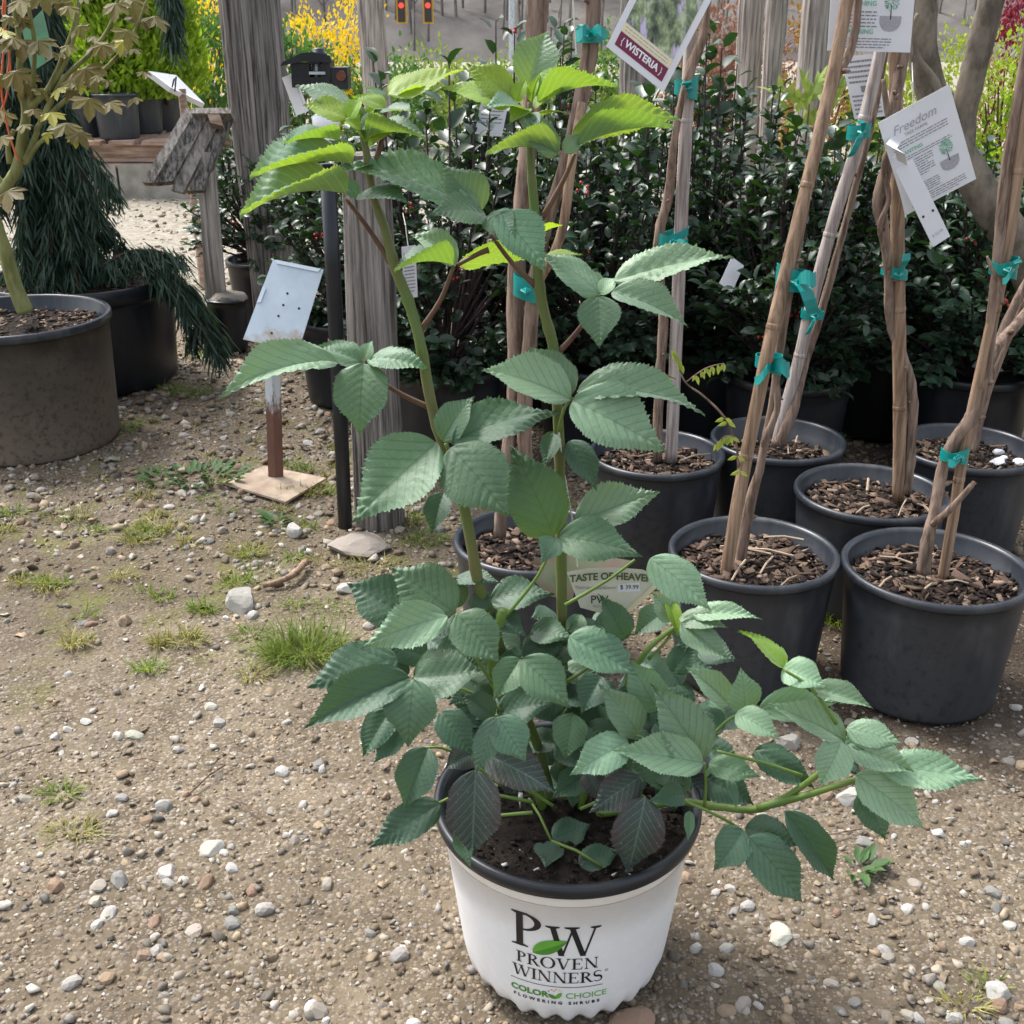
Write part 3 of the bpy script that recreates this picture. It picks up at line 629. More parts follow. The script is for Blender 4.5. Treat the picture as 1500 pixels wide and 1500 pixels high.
def leaf(bx, by, tx, ty, wpx, mt='leaf', t=.6, Y=1.0, dY=None, shape='n', roll=0.0):
    B = AT(bx, by, Y); L2 = math.hypot(tx-bx, ty-by)
    if dY is None: dY = -.16*(ty-by)/ppm(B) - .02 if ty > by else .35*(by-ty)/ppm(B)
    T = AT(tx, ty, Y+dY); d = T-B; L = d.length
    hint = Vector((roll, -t, 1.0)); dn = d.normalized(); nrm = (hint - dn*hint.dot(dn)).normalized(); x = dn.cross(nrm)
    vdir = (Vector((0, 0, CAM_H))-B).normalized()
    fs = (x - vdir*x.dot(vdir)); dd = (dn - vdir*dn.dot(vdir)); 
    if dd.length > 1e-4: dd.normalize(); fs = fs - dd*fs.dot(dd)
    W = wpx/ppm((B+T)/2)/max(fs.length, .38); L *= 1.07; W = min(max(W*.92, .34*L), .72*L)
    k = random.randrange(len(LEAFS[shape])); o = bpy.data.objects.new('leaf', leafmesh(shape, k, mt)); COL.objects.link(o); o.parent = bram
    flip = random.choice((-1, 1)) if mt not in ('x',) else 1
    o.matrix_local = mat4(B-BL, x, dn, nrm, (W, L, L*.9))
    return o
def stem(path, rad, mt='cane', Y=1.0, name='cane', n=9, k=5):
    pts = [AT(p[0], p[1], p[2] if len(p) > 2 else Y) for p in path]; pts = smooth_path(pts, k)
    rr = lerp_list(rad, len(pts))
    if name == 'cane': rr = [q*(1.16 if i % 6 == 3 else 1.0) for i, q in enumerate(rr)]
    b = MB(); b.tube(pts, rr, n, .05); return part(name, b, MAT[mt], bram, True)
# canes
stem([(812, 1200, 1.0), (790, 1100, 1.0), (745, 985, .995), (714, 890, .99), (700, 850, .985), (680, 742, .985), (655, 670, .985), (632, 592, .99), (616, 504, .995), (598, 440, 1.0), (577, 388, 1.0), (563, 333, 1.0), (547, 287, 1.0), (535, 213, 1.0), (527, 182, 1.0)],
     [.0052, .0052, .0055, .0055, .0056, .0055, .0052, .0051, .005, .005, .0048, .0042, .0038, .0032, .0018])
stem([(828, 1200, 1.0), (826, 1050, 1.0), (824, 972, 1.0), (822, 824, 1.0), (820, 680, 1.0), (817, 600, 1.0), (812, 516, 1.0), (798, 460, 1.0), (789, 410, 1.0), (785, 330, 1.0), (780, 273, 1.0), (777, 233, 1.0), (775, 150, 1.0)],
     [.0056, .0056, .0055, .0054, .0052, .005, .005, .005, .005, .0044, .004, .0034, .0016])
stem([(800, 1200, .99), (765, 1080, .98), (722, 985, .97), (737, 893, .97)], [.0055, .0052, .005, .0048], 'cane_green')
stem([(845, 1200, .99), (870, 1120, .98), (934, 972, .97), (992, 916, .97)], [.004, .0035, .003, .0022], 'cane_green')
stem([(870, 1195, .98), (985, 1175, .95), (1050, 1182, .93), (1115, 1184, .91), (1180, 1148, .9), (1235, 1100, .89)], [.004, .0042, .004, .0036, .003, .0016], 'cane_green')
stem([(1110, 1184, .91), (1180, 1165, .895), (1260, 1140, .88), (1310, 1128, .87)], [.004, .0036, .003, .0016], 'cane_green', name='stem')
PET = [((506, 290), (540, 335), (572, 385)), ((565, 160), (560, 200), (550, 240)), ((718, 342), (750, 385), (786, 420)), ((665, 389), (645, 440), (613, 488)), ((842, 225), (825, 265), (793, 322)), ((753, 155), (757, 172), (772, 190)),
       ((532, 534), (575, 570), (630, 597)), ((876, 436), (850, 480), (815, 520)), ((670, 388), (700, 372), (716, 366))]
for p in PET: stem(p, [.0018, .0022, .003], 'petiole', 1.0, 'petiole', 7, 4)
for p, Y in [(((652, 650), (665, 680), (676, 720)), .96), (((838, 582), (826, 600), (818, 632)), .98), (((812, 786), (790, 840), (742, 902)), .96), (((930, 820), (890, 850), (828, 886)), .97), (((845, 765), (825, 785), (820, 800)), .97), (((1050, 1100), (1120, 1118), (1175, 1136)), .9),
             (((1032, 1118), (1034, 1150), (1032, 1180)), .92), (((1000, 1172), (1070, 1205), (1112, 1242)), .89), (((668, 900), (695, 960), (722, 1000)), .95), (((603, 992), (680, 1010), (735, 1040)), .92), (((725, 1048), (745, 1050), (770, 1075)), .93), (((763, 963), (790, 975), (824, 985)), .96),
             (((935, 1078), (975, 1105), (1010, 1160)), .93), (((1092, 1043), (1060, 1060), (1010, 1120)), .93), (((690, 1105), (740, 1130), (800, 1175)), .93), (((990, 912), (975, 940), (950, 965)), .97), (((625, 1095), (660, 1100), (735, 1150)), .93), (((643, 1176), (690, 1160), (780, 1175)), .92), (((672, 1215), (690, 1200), (780, 1190)), .9),
             (((945, 1168), (915, 1160), (850, 1185)), .93), (((697, 1130), (740, 1140), (810, 1180)), .93), (((880, 960), (860, 980), (826, 1000)), .97), (((838, 1045), (832, 1060), (826, 1090)), .96), (((1150, 982), (1190, 1010), (1225, 1060)), .88), (((1240, 1068), (1245, 1085), (1250, 1110)), .88), (((700, 722), (690, 735), (681, 745)), .98)]:
    stem(p, [.0014, .0016, .002], 'cane_green', Y, 'petiole', 6, 4)
for (p0, p1) in [((775, 1170), (808, 1232)), ((808, 1232), (882, 1270))]:
    b = MB(); a0 = G(*p0, .19); a1 = G(*p1, .183); b.tube([a0, (a0+a1)/2+Vector((0, 0, .004)), a1], .0016, 6); part('stem', b, MAT['cane_green'], bram, True)

A = [  # bx,by,tx,ty,w,mat,t,Y,dY,shape
 (508,172,448,154,36,'bright',.55,.99), (512,156,438,126,34,'blue',.35,1.01), (510,176,532,145,28,'bright',.7,.99), (565,158,518,144,32,'bright',.5,.98), (568,140,672,104,44,'bright',.5,1.0,.02), (578,145,634,130,22,'bright',.1,1.0), (565,158,600,163,30,'blue',.6,.98), (563,153,536,128,24,'blue',.4,1.0),
 (497,206,421,211,36,'blue',-.15,.99,-.03,'f'), (520,225,484,206,30,'blue',.5,.99), (538,202,618,204,34,'blue',-.12,.99,-.02,'f'), (534,210,512,170,16,'bright',.2,.995,None,'f'), (536,205,547,158,18,'blue',.2,1.0,None,'f'), (530,190,560,170,18,'blue',.5,.99), (528,190,500,178,20,'bright',.4,.985), (536,186,556,150,16,'bright',.3,1.0,None,'f'), (530,182,522,150,14,'blue',.2,1.0,None,'f'), (540,215,575,196,20,'bright',.4,.99), (775,160,748,178,18,'bright',.2,.985), (782,158,806,140,18,'bright',.4,.985), (778,150,790,112,16,'bright',.5,1.0,None,'f'), (772,168,790,186,16,'blue',.3,.985), (745,148,720,112,24,'bright',.5,1.005),
 (517,240,376,259,46,'blue',.02,.98,-.05,'f'), (507,284,362,315,46,'blue',.13,.97,-.06,'f'), (525,290,494,268,30,'leaf',.5,.98), (527,284,594,295,36,'leaf',.35,.98), (520,250,560,242,26,'blue',.2,1.0),
 (706,308,651,243,82,'blue',.9,.98,.01,'n'), (702,308,510,244,52,'leaf',.35,.97,.03,'n'), (712,315,634,314,44,'leaf',.75,.96,-.02,'b'), (714,316,752,345,44,'leaf',.8,.965), (732,312,796,390,62,'leaf',.55,.96,-.03), 
 (668,388,606,346,38,'pale',.5,1.02), (664,388,583,397,32,'blue',-.3,1.0,-.03,'f'), (672,386,792,372,52,'blue',-.55,1.02,.0), (783,345,822,330,24,'bright',-.4,1.03,.0), (795,378,850,372,20,'bright',.1,1.03),
 (775,128,800,50,80,'blue',1.2,1.02,.02,'n'), (750,143,688,95,46,'bright',.8,1.0), (748,152,652,129,36,'bright',.35,1.0), (757,148,770,118,24,'bright',.7,1.0), (785,142,844,95,30,'bright',.5,1.0), (785,152,832,124,30,'bright',.5,.99), (787,155,898,129,36,'blue',-.1,.99,.0,'f'), (775,170,713,158,30,'blue',.25,.99,-.02), (785,167,830,166,24,'bright',-.2,.99,-.01),
 (838,196,987,175,54,'blue',-1.2,.98,.0,'b'), (845,214,978,189,32,'blue',-.12,.97,.0,'f'), (818,226,760,170,42,'blue',.9,.97,.0), (818,226,718,227,22,'blue',-.25,.97,-.02,'f'), (828,224,850,196,26,'blue',.8,.97), (760,150,735,120,20,'bright',.6,1.01),
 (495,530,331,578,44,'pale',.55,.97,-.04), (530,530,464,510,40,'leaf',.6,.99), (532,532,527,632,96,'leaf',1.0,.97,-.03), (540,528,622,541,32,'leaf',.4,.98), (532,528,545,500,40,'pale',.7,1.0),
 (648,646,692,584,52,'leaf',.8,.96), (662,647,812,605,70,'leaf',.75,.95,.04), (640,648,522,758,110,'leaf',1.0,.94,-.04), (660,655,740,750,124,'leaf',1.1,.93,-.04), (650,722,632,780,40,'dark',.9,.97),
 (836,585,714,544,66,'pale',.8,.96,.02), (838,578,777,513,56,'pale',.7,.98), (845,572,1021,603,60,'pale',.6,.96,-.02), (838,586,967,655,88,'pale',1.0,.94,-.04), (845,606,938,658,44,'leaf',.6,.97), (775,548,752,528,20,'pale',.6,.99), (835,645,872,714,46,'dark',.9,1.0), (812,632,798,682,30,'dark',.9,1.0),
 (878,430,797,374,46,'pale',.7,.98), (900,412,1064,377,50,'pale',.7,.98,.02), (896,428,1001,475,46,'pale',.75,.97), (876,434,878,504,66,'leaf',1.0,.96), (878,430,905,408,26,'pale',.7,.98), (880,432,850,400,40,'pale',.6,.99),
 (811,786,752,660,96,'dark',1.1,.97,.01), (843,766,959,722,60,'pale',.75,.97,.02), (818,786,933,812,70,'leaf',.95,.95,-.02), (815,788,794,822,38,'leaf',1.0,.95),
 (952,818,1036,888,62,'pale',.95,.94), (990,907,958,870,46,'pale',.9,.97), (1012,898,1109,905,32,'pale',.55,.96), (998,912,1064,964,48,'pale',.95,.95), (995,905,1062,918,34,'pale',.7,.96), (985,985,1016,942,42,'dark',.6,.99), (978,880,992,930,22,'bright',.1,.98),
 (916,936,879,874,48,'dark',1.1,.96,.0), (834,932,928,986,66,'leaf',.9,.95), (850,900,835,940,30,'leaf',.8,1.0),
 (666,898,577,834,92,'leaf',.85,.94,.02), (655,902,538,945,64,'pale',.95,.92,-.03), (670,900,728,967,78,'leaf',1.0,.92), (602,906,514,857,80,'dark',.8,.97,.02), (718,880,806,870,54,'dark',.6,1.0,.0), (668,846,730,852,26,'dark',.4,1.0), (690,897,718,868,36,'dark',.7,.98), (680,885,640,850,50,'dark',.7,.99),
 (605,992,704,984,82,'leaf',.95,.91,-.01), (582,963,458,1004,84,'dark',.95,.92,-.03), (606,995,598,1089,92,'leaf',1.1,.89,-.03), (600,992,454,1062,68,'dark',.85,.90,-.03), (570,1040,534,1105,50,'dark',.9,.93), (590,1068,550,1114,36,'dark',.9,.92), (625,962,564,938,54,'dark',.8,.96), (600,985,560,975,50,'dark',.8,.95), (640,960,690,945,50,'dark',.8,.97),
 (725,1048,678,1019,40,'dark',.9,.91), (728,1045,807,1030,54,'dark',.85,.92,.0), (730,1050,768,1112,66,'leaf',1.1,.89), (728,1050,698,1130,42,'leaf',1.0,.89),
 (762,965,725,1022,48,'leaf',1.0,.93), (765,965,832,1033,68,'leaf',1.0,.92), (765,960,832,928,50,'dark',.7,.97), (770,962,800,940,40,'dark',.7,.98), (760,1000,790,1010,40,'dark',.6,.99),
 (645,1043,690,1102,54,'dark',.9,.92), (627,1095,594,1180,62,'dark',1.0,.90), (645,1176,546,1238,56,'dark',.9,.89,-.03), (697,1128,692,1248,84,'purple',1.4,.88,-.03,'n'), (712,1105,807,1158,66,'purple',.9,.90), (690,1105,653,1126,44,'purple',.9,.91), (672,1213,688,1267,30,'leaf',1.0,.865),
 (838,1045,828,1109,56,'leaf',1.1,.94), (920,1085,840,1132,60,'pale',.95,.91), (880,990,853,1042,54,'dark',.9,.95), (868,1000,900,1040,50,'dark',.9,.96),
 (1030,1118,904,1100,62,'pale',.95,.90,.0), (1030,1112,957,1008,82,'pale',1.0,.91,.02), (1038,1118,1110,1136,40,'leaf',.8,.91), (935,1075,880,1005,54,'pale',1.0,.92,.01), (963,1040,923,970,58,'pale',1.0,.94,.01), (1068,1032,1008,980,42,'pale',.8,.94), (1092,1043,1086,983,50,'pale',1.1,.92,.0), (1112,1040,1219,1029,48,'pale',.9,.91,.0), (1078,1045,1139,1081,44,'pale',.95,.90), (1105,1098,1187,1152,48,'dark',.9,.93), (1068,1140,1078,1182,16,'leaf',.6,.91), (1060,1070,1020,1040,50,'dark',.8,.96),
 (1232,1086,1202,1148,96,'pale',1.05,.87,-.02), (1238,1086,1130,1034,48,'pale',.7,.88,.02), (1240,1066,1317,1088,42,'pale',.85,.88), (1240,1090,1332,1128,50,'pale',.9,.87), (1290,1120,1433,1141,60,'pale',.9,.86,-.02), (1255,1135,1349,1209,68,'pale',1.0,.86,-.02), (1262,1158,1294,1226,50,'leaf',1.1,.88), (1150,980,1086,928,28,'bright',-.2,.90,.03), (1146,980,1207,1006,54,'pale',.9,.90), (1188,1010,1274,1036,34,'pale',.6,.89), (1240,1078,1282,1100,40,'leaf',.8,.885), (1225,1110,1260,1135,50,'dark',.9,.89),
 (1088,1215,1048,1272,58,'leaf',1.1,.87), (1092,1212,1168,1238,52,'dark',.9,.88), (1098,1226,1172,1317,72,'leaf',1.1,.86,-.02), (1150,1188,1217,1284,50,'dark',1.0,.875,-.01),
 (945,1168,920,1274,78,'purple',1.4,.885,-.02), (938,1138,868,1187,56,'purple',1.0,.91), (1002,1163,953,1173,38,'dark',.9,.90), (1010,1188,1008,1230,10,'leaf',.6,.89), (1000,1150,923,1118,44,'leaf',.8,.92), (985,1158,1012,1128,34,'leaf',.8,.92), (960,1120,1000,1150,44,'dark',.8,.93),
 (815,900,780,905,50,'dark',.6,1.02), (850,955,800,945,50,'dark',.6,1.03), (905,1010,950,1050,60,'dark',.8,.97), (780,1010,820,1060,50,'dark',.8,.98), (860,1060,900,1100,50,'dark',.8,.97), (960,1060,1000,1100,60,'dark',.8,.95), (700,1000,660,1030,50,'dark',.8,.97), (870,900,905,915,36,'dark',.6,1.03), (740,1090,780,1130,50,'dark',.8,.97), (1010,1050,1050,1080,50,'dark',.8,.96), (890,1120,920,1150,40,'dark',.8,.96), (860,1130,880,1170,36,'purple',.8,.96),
]
for a in A: leaf(*a)
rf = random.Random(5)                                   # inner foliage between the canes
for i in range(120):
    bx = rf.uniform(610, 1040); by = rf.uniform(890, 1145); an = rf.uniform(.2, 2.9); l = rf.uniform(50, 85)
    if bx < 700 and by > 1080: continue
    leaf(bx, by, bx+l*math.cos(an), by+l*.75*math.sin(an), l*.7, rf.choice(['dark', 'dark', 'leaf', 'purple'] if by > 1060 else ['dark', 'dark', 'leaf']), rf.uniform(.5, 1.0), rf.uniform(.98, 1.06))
for (bx, by, tx, ty, wp, h, mt) in [(810, 1230, 866, 1206, 46, .185, 'dark'), (807, 1232, 799, 1270, 42, .182, 'dark'), (848, 1266, 910, 1244, 40, .18, 'dark')]:
    B = G(bx, by, h); T = G(tx, ty, h+.006); d = (T-B); L = d.length; dn = d.normalized(); nrm = Vector((0, -.4, 1)); nrm = (nrm-dn*nrm.dot(dn)).normalized(); x = dn.cross(nrm)
    o = bpy.data.objects.new('leaf', leafmesh('n', 2, mt)); COL.objects.link(o); o.parent = bram; o.matrix_local = mat4(B-BL, x, dn, nrm, (min(L*.8, wp/ppm(B)), L, L*.8))
# ================================================================ BLACK POTS, VINES, STAKES
def black_pot(c, r, h, label, mat='blue_plastic', group=None, lip=.014, taper=.84, fill=.03, mulch=0, bigchips=0, soil='potting', name='nursery_pot', tilt=None, rim_mat=None):
    root = thing(name, label, 'pot', c, group); r0 = r*taper
    def q(z): return r0 + (r*.97-r0)*z/h
    b = MB(); b.lathe(c, [(r0*.9, .004), (r0*.985, 0), (r0, .006), (q(.02), .02), (q(h*.5), h*.5), (q(h*.8), h*.8), (q(h-lip), h-lip), (q(h-lip)+.002, h-lip+.001)], 56); part('body', b, MAT[mat], root, True)
    b = MB(); b.lathe(c, [(q(h-lip)+.001, h-lip+.0012), (r*.985, h-lip), (r*1.0, h-lip+.004), (r, h-.004), (r-.003, h), (r-.009, h-.001), (r-.012, h-.006), (q(h*.86)-.007, h*.86), (q(h*.855)-.011, h*.85), (q(h*.6)-.010, h*.6)], 56); part('rim', b, MAT[rim_mat or mat], root, True)
    soil_disc(c, q(h-fill)-.006, h-fill, MAT[soil], root, .008)
    if mulch: chips(c, q(h-fill)-.012, h-fill+.002, mulch, root, [(.05, .032, .023), (.085, .056, .040), (.14, .095, .068), (.03, .020, .015), (.24, .175, .13), (.016, .011, .009), (.11, .068, .046), (.02, .014, .011)], .005, .020)
    for i in range(bigchips//2):
        a = random.uniform(0, 6.28); d = math.sqrt(random.random())*(q(h-fill)-.02); l = random.uniform(.013, .025)
        o = bpy.data.objects.new('bark_chip', CHIP[i % 5]); COL.objects.link(o); o.parent = root
        o.location = (d*math.cos(a), d*math.sin(a), h-fill+.008+random.uniform(0, .004)); o.scale = (l*random.uniform(.25, .6), l*1.1, l*random.uniform(.12, .22)); o.rotation_euler = (random.uniform(-.35, .35), random.uniform(-.35, .35), random.uniform(0, 6.28))
    return root
CHIP = []
for s in range(5):
    r_ = random.Random(s+40); me = np_mesh('bark_chip', cube_v + np.array([[r_.uniform(-.18, .18) for _ in range(3)] for _ in range(8)]), cube_f); me.materials.append(MAT['chip']); CHIP.append(me)
RH = .21; RR = .134
RIGHT = {}; MAT['straw'] = simple('dry_straw', (.30, .22, .15), (.45, .35, .25), 30, .7)
for key, px, py, lab, mu, bc, ra in [
    ('A', 1104, 804, 'black nursery pot of bark mulch holding two leaning stems, right beside the bramble', 420, 70, .131),
    ('B', 1371, 826, 'scuffed black pot of bark mulch with cracked side, in the front of the row', 460, 80, .138),
    ('C', 1276, 717, 'black pot of mulch with an upright brown stake, behind the two front pots', 380, 60, .131),
    ('D', 962, 660, 'black mulch pot with two upright stems behind the bramble leaves', 340, 40, .129),
    ('E', 1140, 640, 'black pot with low soil holding the pale grey leaning bamboo', 200, 20, .131),
    ('F', 1418, 652, 'black pot with white pebbles among its mulch at the back right', 300, 40, .134),
    ('G', 782, 786, 'scuffed grey black pot half hidden behind the bramble canes', 300, 40, .128)]:
    p = G(px, py, RH); c = Vector((p.x, p.y, 0)); RIGHT[key] = c
    bp_ = black_pot(c, ra, RH, lab, fill=.05 if key == 'E' else .034, mulch=mu*2, bigchips=bc)
    for i in range({'A': 9, 'B': 7, 'C': 5}.get(key, 2)):
        a = random.uniform(0, 6.28); d = random.uniform(.02, .09); a2 = random.uniform(0, 6.28); l = random.uniform(.03, .08); q0 = c+Vector((d*math.cos(a), d*math.sin(a), RH-.018)); q1 = q0+Vector((l*math.cos(a2), l*math.sin(a2), random.uniform(-.003, .008)))
        if (q1-c).xy.length > .115: continue
        b = MB(); b.tube([q0, (q0+q1)/2+Vector((0, 0, .004)), q1], random.uniform(.0008, .0022), 5); part('straw', b, MAT['straw'], bp_)
wr_ = RIGHT['F']
for i in range(7):
    a = random.uniform(-.9, .7); d = random.uniform(.05, .1); s = random.uniform(.008, .014)
    me = ROCKS[i % 7].copy(); me.materials.append(MAT['cloth_white'])
    o = bpy.data.objects.new('pebble', me); COL.objects.link(o)
    o.location = (wr_.x+d*math.cos(a), wr_.y+d*math.sin(a), RH-.034+.012); o.scale = (s, s*.8, s*.6); tag(o, 'white pebble lying on the mulch of the back right pot', 'pebble', 'white pebbles in the back right pot')
def wpath(px, Y, k=5):
    return smooth_path([AT(p[0], p[1], p[2] if len(p) > 2 else Y) for p in px], k)
def woody(root, name, path, rad, mat, Y, n=9, wob=.06, nodes=False, k=5):
    pts = wpath(path, Y, k); rr = lerp_list(rad, len(pts)); b = MB()
    b.tube(pts, rr, n, wob)
    if nodes:
        d = 0; nxt = random.uniform(.08, .2)
        for i in range(1, len(pts)):
            d += (pts[i]-pts[i-1]).length
            if d > nxt:
                d = 0; nxt = random.uniform(.14, .26); ax = (pts[i]-pts[i-1]).normalized(); b.tube([pts[i]-ax*.005, pts[i]-ax*.002, pts[i]+ax*.002, pts[i]+ax*.005], [rr[i]*.98, rr[i]*1.06, rr[i]*1.05, rr[i]*.98], n)
    return part(name, b, MAT[mat], root, True)
def strip(b, pts, wdir, wd, n=None):
    """flat ribbon with small thickness along pts"""
    v = []; f = []; wdir = Vector(wdir)
    for i, p in enumerate(pts):
        w2 = wd if not hasattr(wd, '__len__') else wd[i]
        t = (pts[min(i+1, len(pts)-1)]-pts[max(i-1, 0)]).normalized(); nn = t.cross(wdir).normalized()*.0006
        v += [p-wdir*w2/2+nn, p+wdir*w2/2+nn, p+wdir*w2/2-nn, p-wdir*w2/2-nn]
    for i in range(len(pts)-1):
        for k in range(4): f.append((i*4+k, i*4+(k+1) % 4, i*4+4+(k+1) % 4, i*4+4+k))
    f += [(3, 2, 1, 0), tuple(len(v)-4+k for k in range(4))]; b.add(v, f)
def tie(root, px, py, Y, r, h=.012, tails=(), wraps=2):
    c = AT(px, py, Y); b = MB()
    for q in range(wraps):
        tl = random.uniform(-.35, .35); pts = []
        for i in range(25):
            a = 2*math.pi*i/24; pts.append(c + Vector((math.cos(a)*r, math.sin(a)*r*.85, math.cos(a)*r*tl + (q-.5*(wraps-1))*h*.5)))
        strip(b, pts, (0, .1, 1), h)
    b.tube([c+Vector((-.006, -r*.9, 0)), c+Vector((0, -r-.005, 0)), c+Vector((.006, -r*.9, 0))], [.003, .006, .003], 6)
    for (dx, dy, wd) in tails:
        k = ppm(c); e = Vector((dx/k, -.012, -dy/k)); s0 = c+Vector((0, -r-.003, 0)); side = Vector((0, 0, 1)) if abs(dx) > abs(dy) else Vector((1, 0, 0))
        pts = [s0 + e*u + Vector((0, -.012*math.sin(u*3), .006*math.sin(u*5))) for u in np.linspace(0, 1, 6)]
        strip(b, pts, (side+Vector((0, .5, .1))).normalized(), [wd*q for q in (.5, .9, 1.1, 1.2, 1.15, 1.1)])
    return part('tie_ribbon', b, MAT['tie'], root)
def knots(root, path, Y, n, r):
    pts = wpath(path, Y)
    b = MB()
    for _ in range(n):
        p = random.choice(pts); a = random.uniform(0, 6.28); d = Vector((math.cos(a), math.sin(a), random.uniform(-.2, .8))); b.tube([p+d*r*.5, p+d*r*1.3, p+d*r*1.9], [r*.6, r*.45, r*.15], 6)
    tag(part('bud', b, MAT['vine'], root, True), kind='stuff')
# pot A: tan bamboo + vine
Y = RIGHT['A'].y
v = thing('bamboo_stake', 'orange tan bamboo stake leaning right from the mulch pot beside the bramble', 'stake', AT(1063, 845, Y-.03))
woody(v, 'cane', [(1062, 850, Y-.03), (1080, 740, Y-.03), (1103, 620, Y-.02), (1128, 500, Y-.02), (1152, 395, Y), (1190, 240, Y+.02), (1222, 100, Y+.04), (1252, -60, Y+.05)], [.0098, .0098, .0098, .0096, .0094, .009, .0088, .0085], 'bamboo', Y, 12, .02, True)
v = thing('wisteria_vine', 'bare brown wisteria stem tied to the orange tan bamboo stake', 'vine', AT(1083, 835, Y))
pa = [(1082, 835, Y+.01), (1098, 740, Y+.01), (1112, 690, Y+.01), (1128, 610, Y+.02), (1136, 560, Y+.02), (1146, 480, Y+.02), (1164, 380, Y+.03), (1184, 270, Y+.04), (1205, 180, Y+.05), (1225, 115, Y+.05), (1250, 60, Y+.06), (1262, -60, Y+.06)]
woody(v, 'stem', pa, [.0095, .0088, .0066, .006, .0066, .0072, .0075, .007, .0066, .0062, .006, .005], 'vine', Y, 9, .1); knots(v, pa, Y, 12, .008)
woody(v, 'twig', [(1136, 560, Y+.02), (1138, 600, Y+.01), (1122, 640, Y), (1118, 655, Y)], [.006, .005, .006, .003], 'vine', Y, 7, .1)
tie(v, 1160, 408, Y+.01, .022, .02, [(28, 36, .018), (24, -14, .018)]); tie(v, 1126, 531, Y, .019, .015, [(-26, 12, .012), (22, -6, .02)])
sp = [(1083, 700, Y-.02), (1078, 650, Y-.04), (1060, 610, Y-.05), (1030, 580, Y-.06), (1004, 560, Y-.06), (992, 530, Y-.06)]
woody(v, 'shoot', sp, [.0024, .002, .0018, .0016, .0012, .001], 'vine', Y, 6, .1)
MAT['sprig'] = simple('new_leaflet', (.30, .36, .05), (.40, .44, .10), 20, .5, .3, var=.15, trans=((.4, .5, .05), .4))
lm = np_mesh('leaflet', np.array(lv)*[.4, 1, 1], np.array(lf)); lm.materials.append(MAT['sprig'])
def leaflet(px, py, ex, ey, Y, root):
    B = AT(px, py, Y); T = AT(ex, ey, Y-.005); d = T-B; X, D_, Z = basis(np.array([d]), np.array([[.2, -1, .4]])); L = d.length
    o = bpy.data.objects.new('leaflet', lm); COL.objects.link(o); o.parent = root; o.matrix_local = mat4(B-Vector(root.location), X[0], D_[0], Z[0], (L, L, L))
SPR = AT(1083, 700, Y)
for (sx0, sy0, sx1, sy1) in [(1005, 560, 1060, 532), (1000, 545, 985, 512), (990, 555, 945, 552), (1075, 640, 1050, 650)]:
    woody(v, 'shoot', [(sx0, sy0), ((sx0+sx1)/2, (sy0+sy1)/2-6), (sx1, sy1)], [.0011, .0009, .0006], 'vine', Y-.06, 5, 0)
    for q in np.linspace(.25, 1, 6):
        x_ = sx0+(sx1-sx0)*q; y_ = sy0+(sy1-sy0)*q-6*math.sin(q*3.1)
        leaflet(x_, y_, x_+random.uniform(-1, 6), y_+random.uniform(11, 17), Y-.06, v); leaflet(x_, y_, x_-random.uniform(-1, 5), y_+random.uniform(8, 15), Y-.06, v)
for x_, y_ in [(1062, 612), (1072, 640), (1080, 668), (1066, 618), (1084, 690)]: leaflet(x_, y_, x_-14, y_+6, Y-.05, v); leaflet(x_, y_, x_+12, y_+8, Y-.05, v)
# pot E: grey bamboo
Y = RIGHT['E'].y
v = thing('bamboo_stake', 'pale grey weathered bamboo stake leaning right from the low filled pot', 'stake', AT(1138, 648, Y))
woody(v, 'cane', [(1137, 652), (1150, 600), (1172, 520), (1190, 440), (1222, 320), (1255, 215), (1282, 110), (1300, 20), (1312, -60)], [.0105, .011, .0115, .0115, .0112, .0108, .0105, .010, .0095], 'bamboo_grey', Y, 12, .02, True)
v = thing('wisteria_vine', 'slender bare stem tied behind the pale grey bamboo stake', 'vine', AT(1146, 650, Y))
pa = [(1140, 652, Y-.01), (1160, 605, Y-.01), (1180, 530, Y+.015), (1205, 450, Y+.02), (1235, 340, Y+.02), (1262, 240, Y+.02), (1282, 160, Y+.03), (1300, 60, Y+.04), (1318, -40, Y+.04)]
woody(v, 'stem', pa, [.012, .011, .0085, .008, .0065, .006, .0055, .005, .004], 'vine', Y, 8, .08); knots(v, pa, Y, 10, .006)
tie(v, 1190, 460, Y, .021, .01, [(-14, 18, .008), (-10, -12, .008)]); tie(v, 1258, 192, Y, .020, .016, [(-18, 28, .012), (-10, -22, .01)])
# pot C: brown stake
Y = RIGHT['C'].y
v = thing('wooden_stake', 'straight reddish brown cane stake upright in the mulch pot behind the front pair', 'stake', AT(1316, 728, Y))
woody(v, 'cane', [(1316, 732), (1318, 620), (1317, 500), (1315, 380), (1314, 240), (1312, 100), (1310, -60)], [.0105, .011, .0112, .0112, .0108, .0105, .01], 'bamboo', Y, 12, .02, True)
v = thing('wisteria_vine', 'twisting bare stem climbing the straight reddish brown stake', 'vine', AT(1330, 715, Y))
pa = [(1328, 722, Y-.005), (1334, 660, Y), (1336, 575, Y), (1322, 520, Y), (1304, 470, Y), (1302, 400, Y-.01), (1296, 350, Y-.015), (1288, 300, Y-.02), (1295, 260, Y-.025), (1308, 215, Y-.025), (1306, 170, Y-.02), (1318, 110, Y-.01), (1330, 40, Y), (1338, -40, Y)]
woody(v, 'stem', pa, [.0095, .0092, .009, .008, .0075, .0075, .008, .011, .010, .009, .008, .0085, .007, .006], 'vine', Y, 9, .14); knots(v, pa, Y, 14, .007)
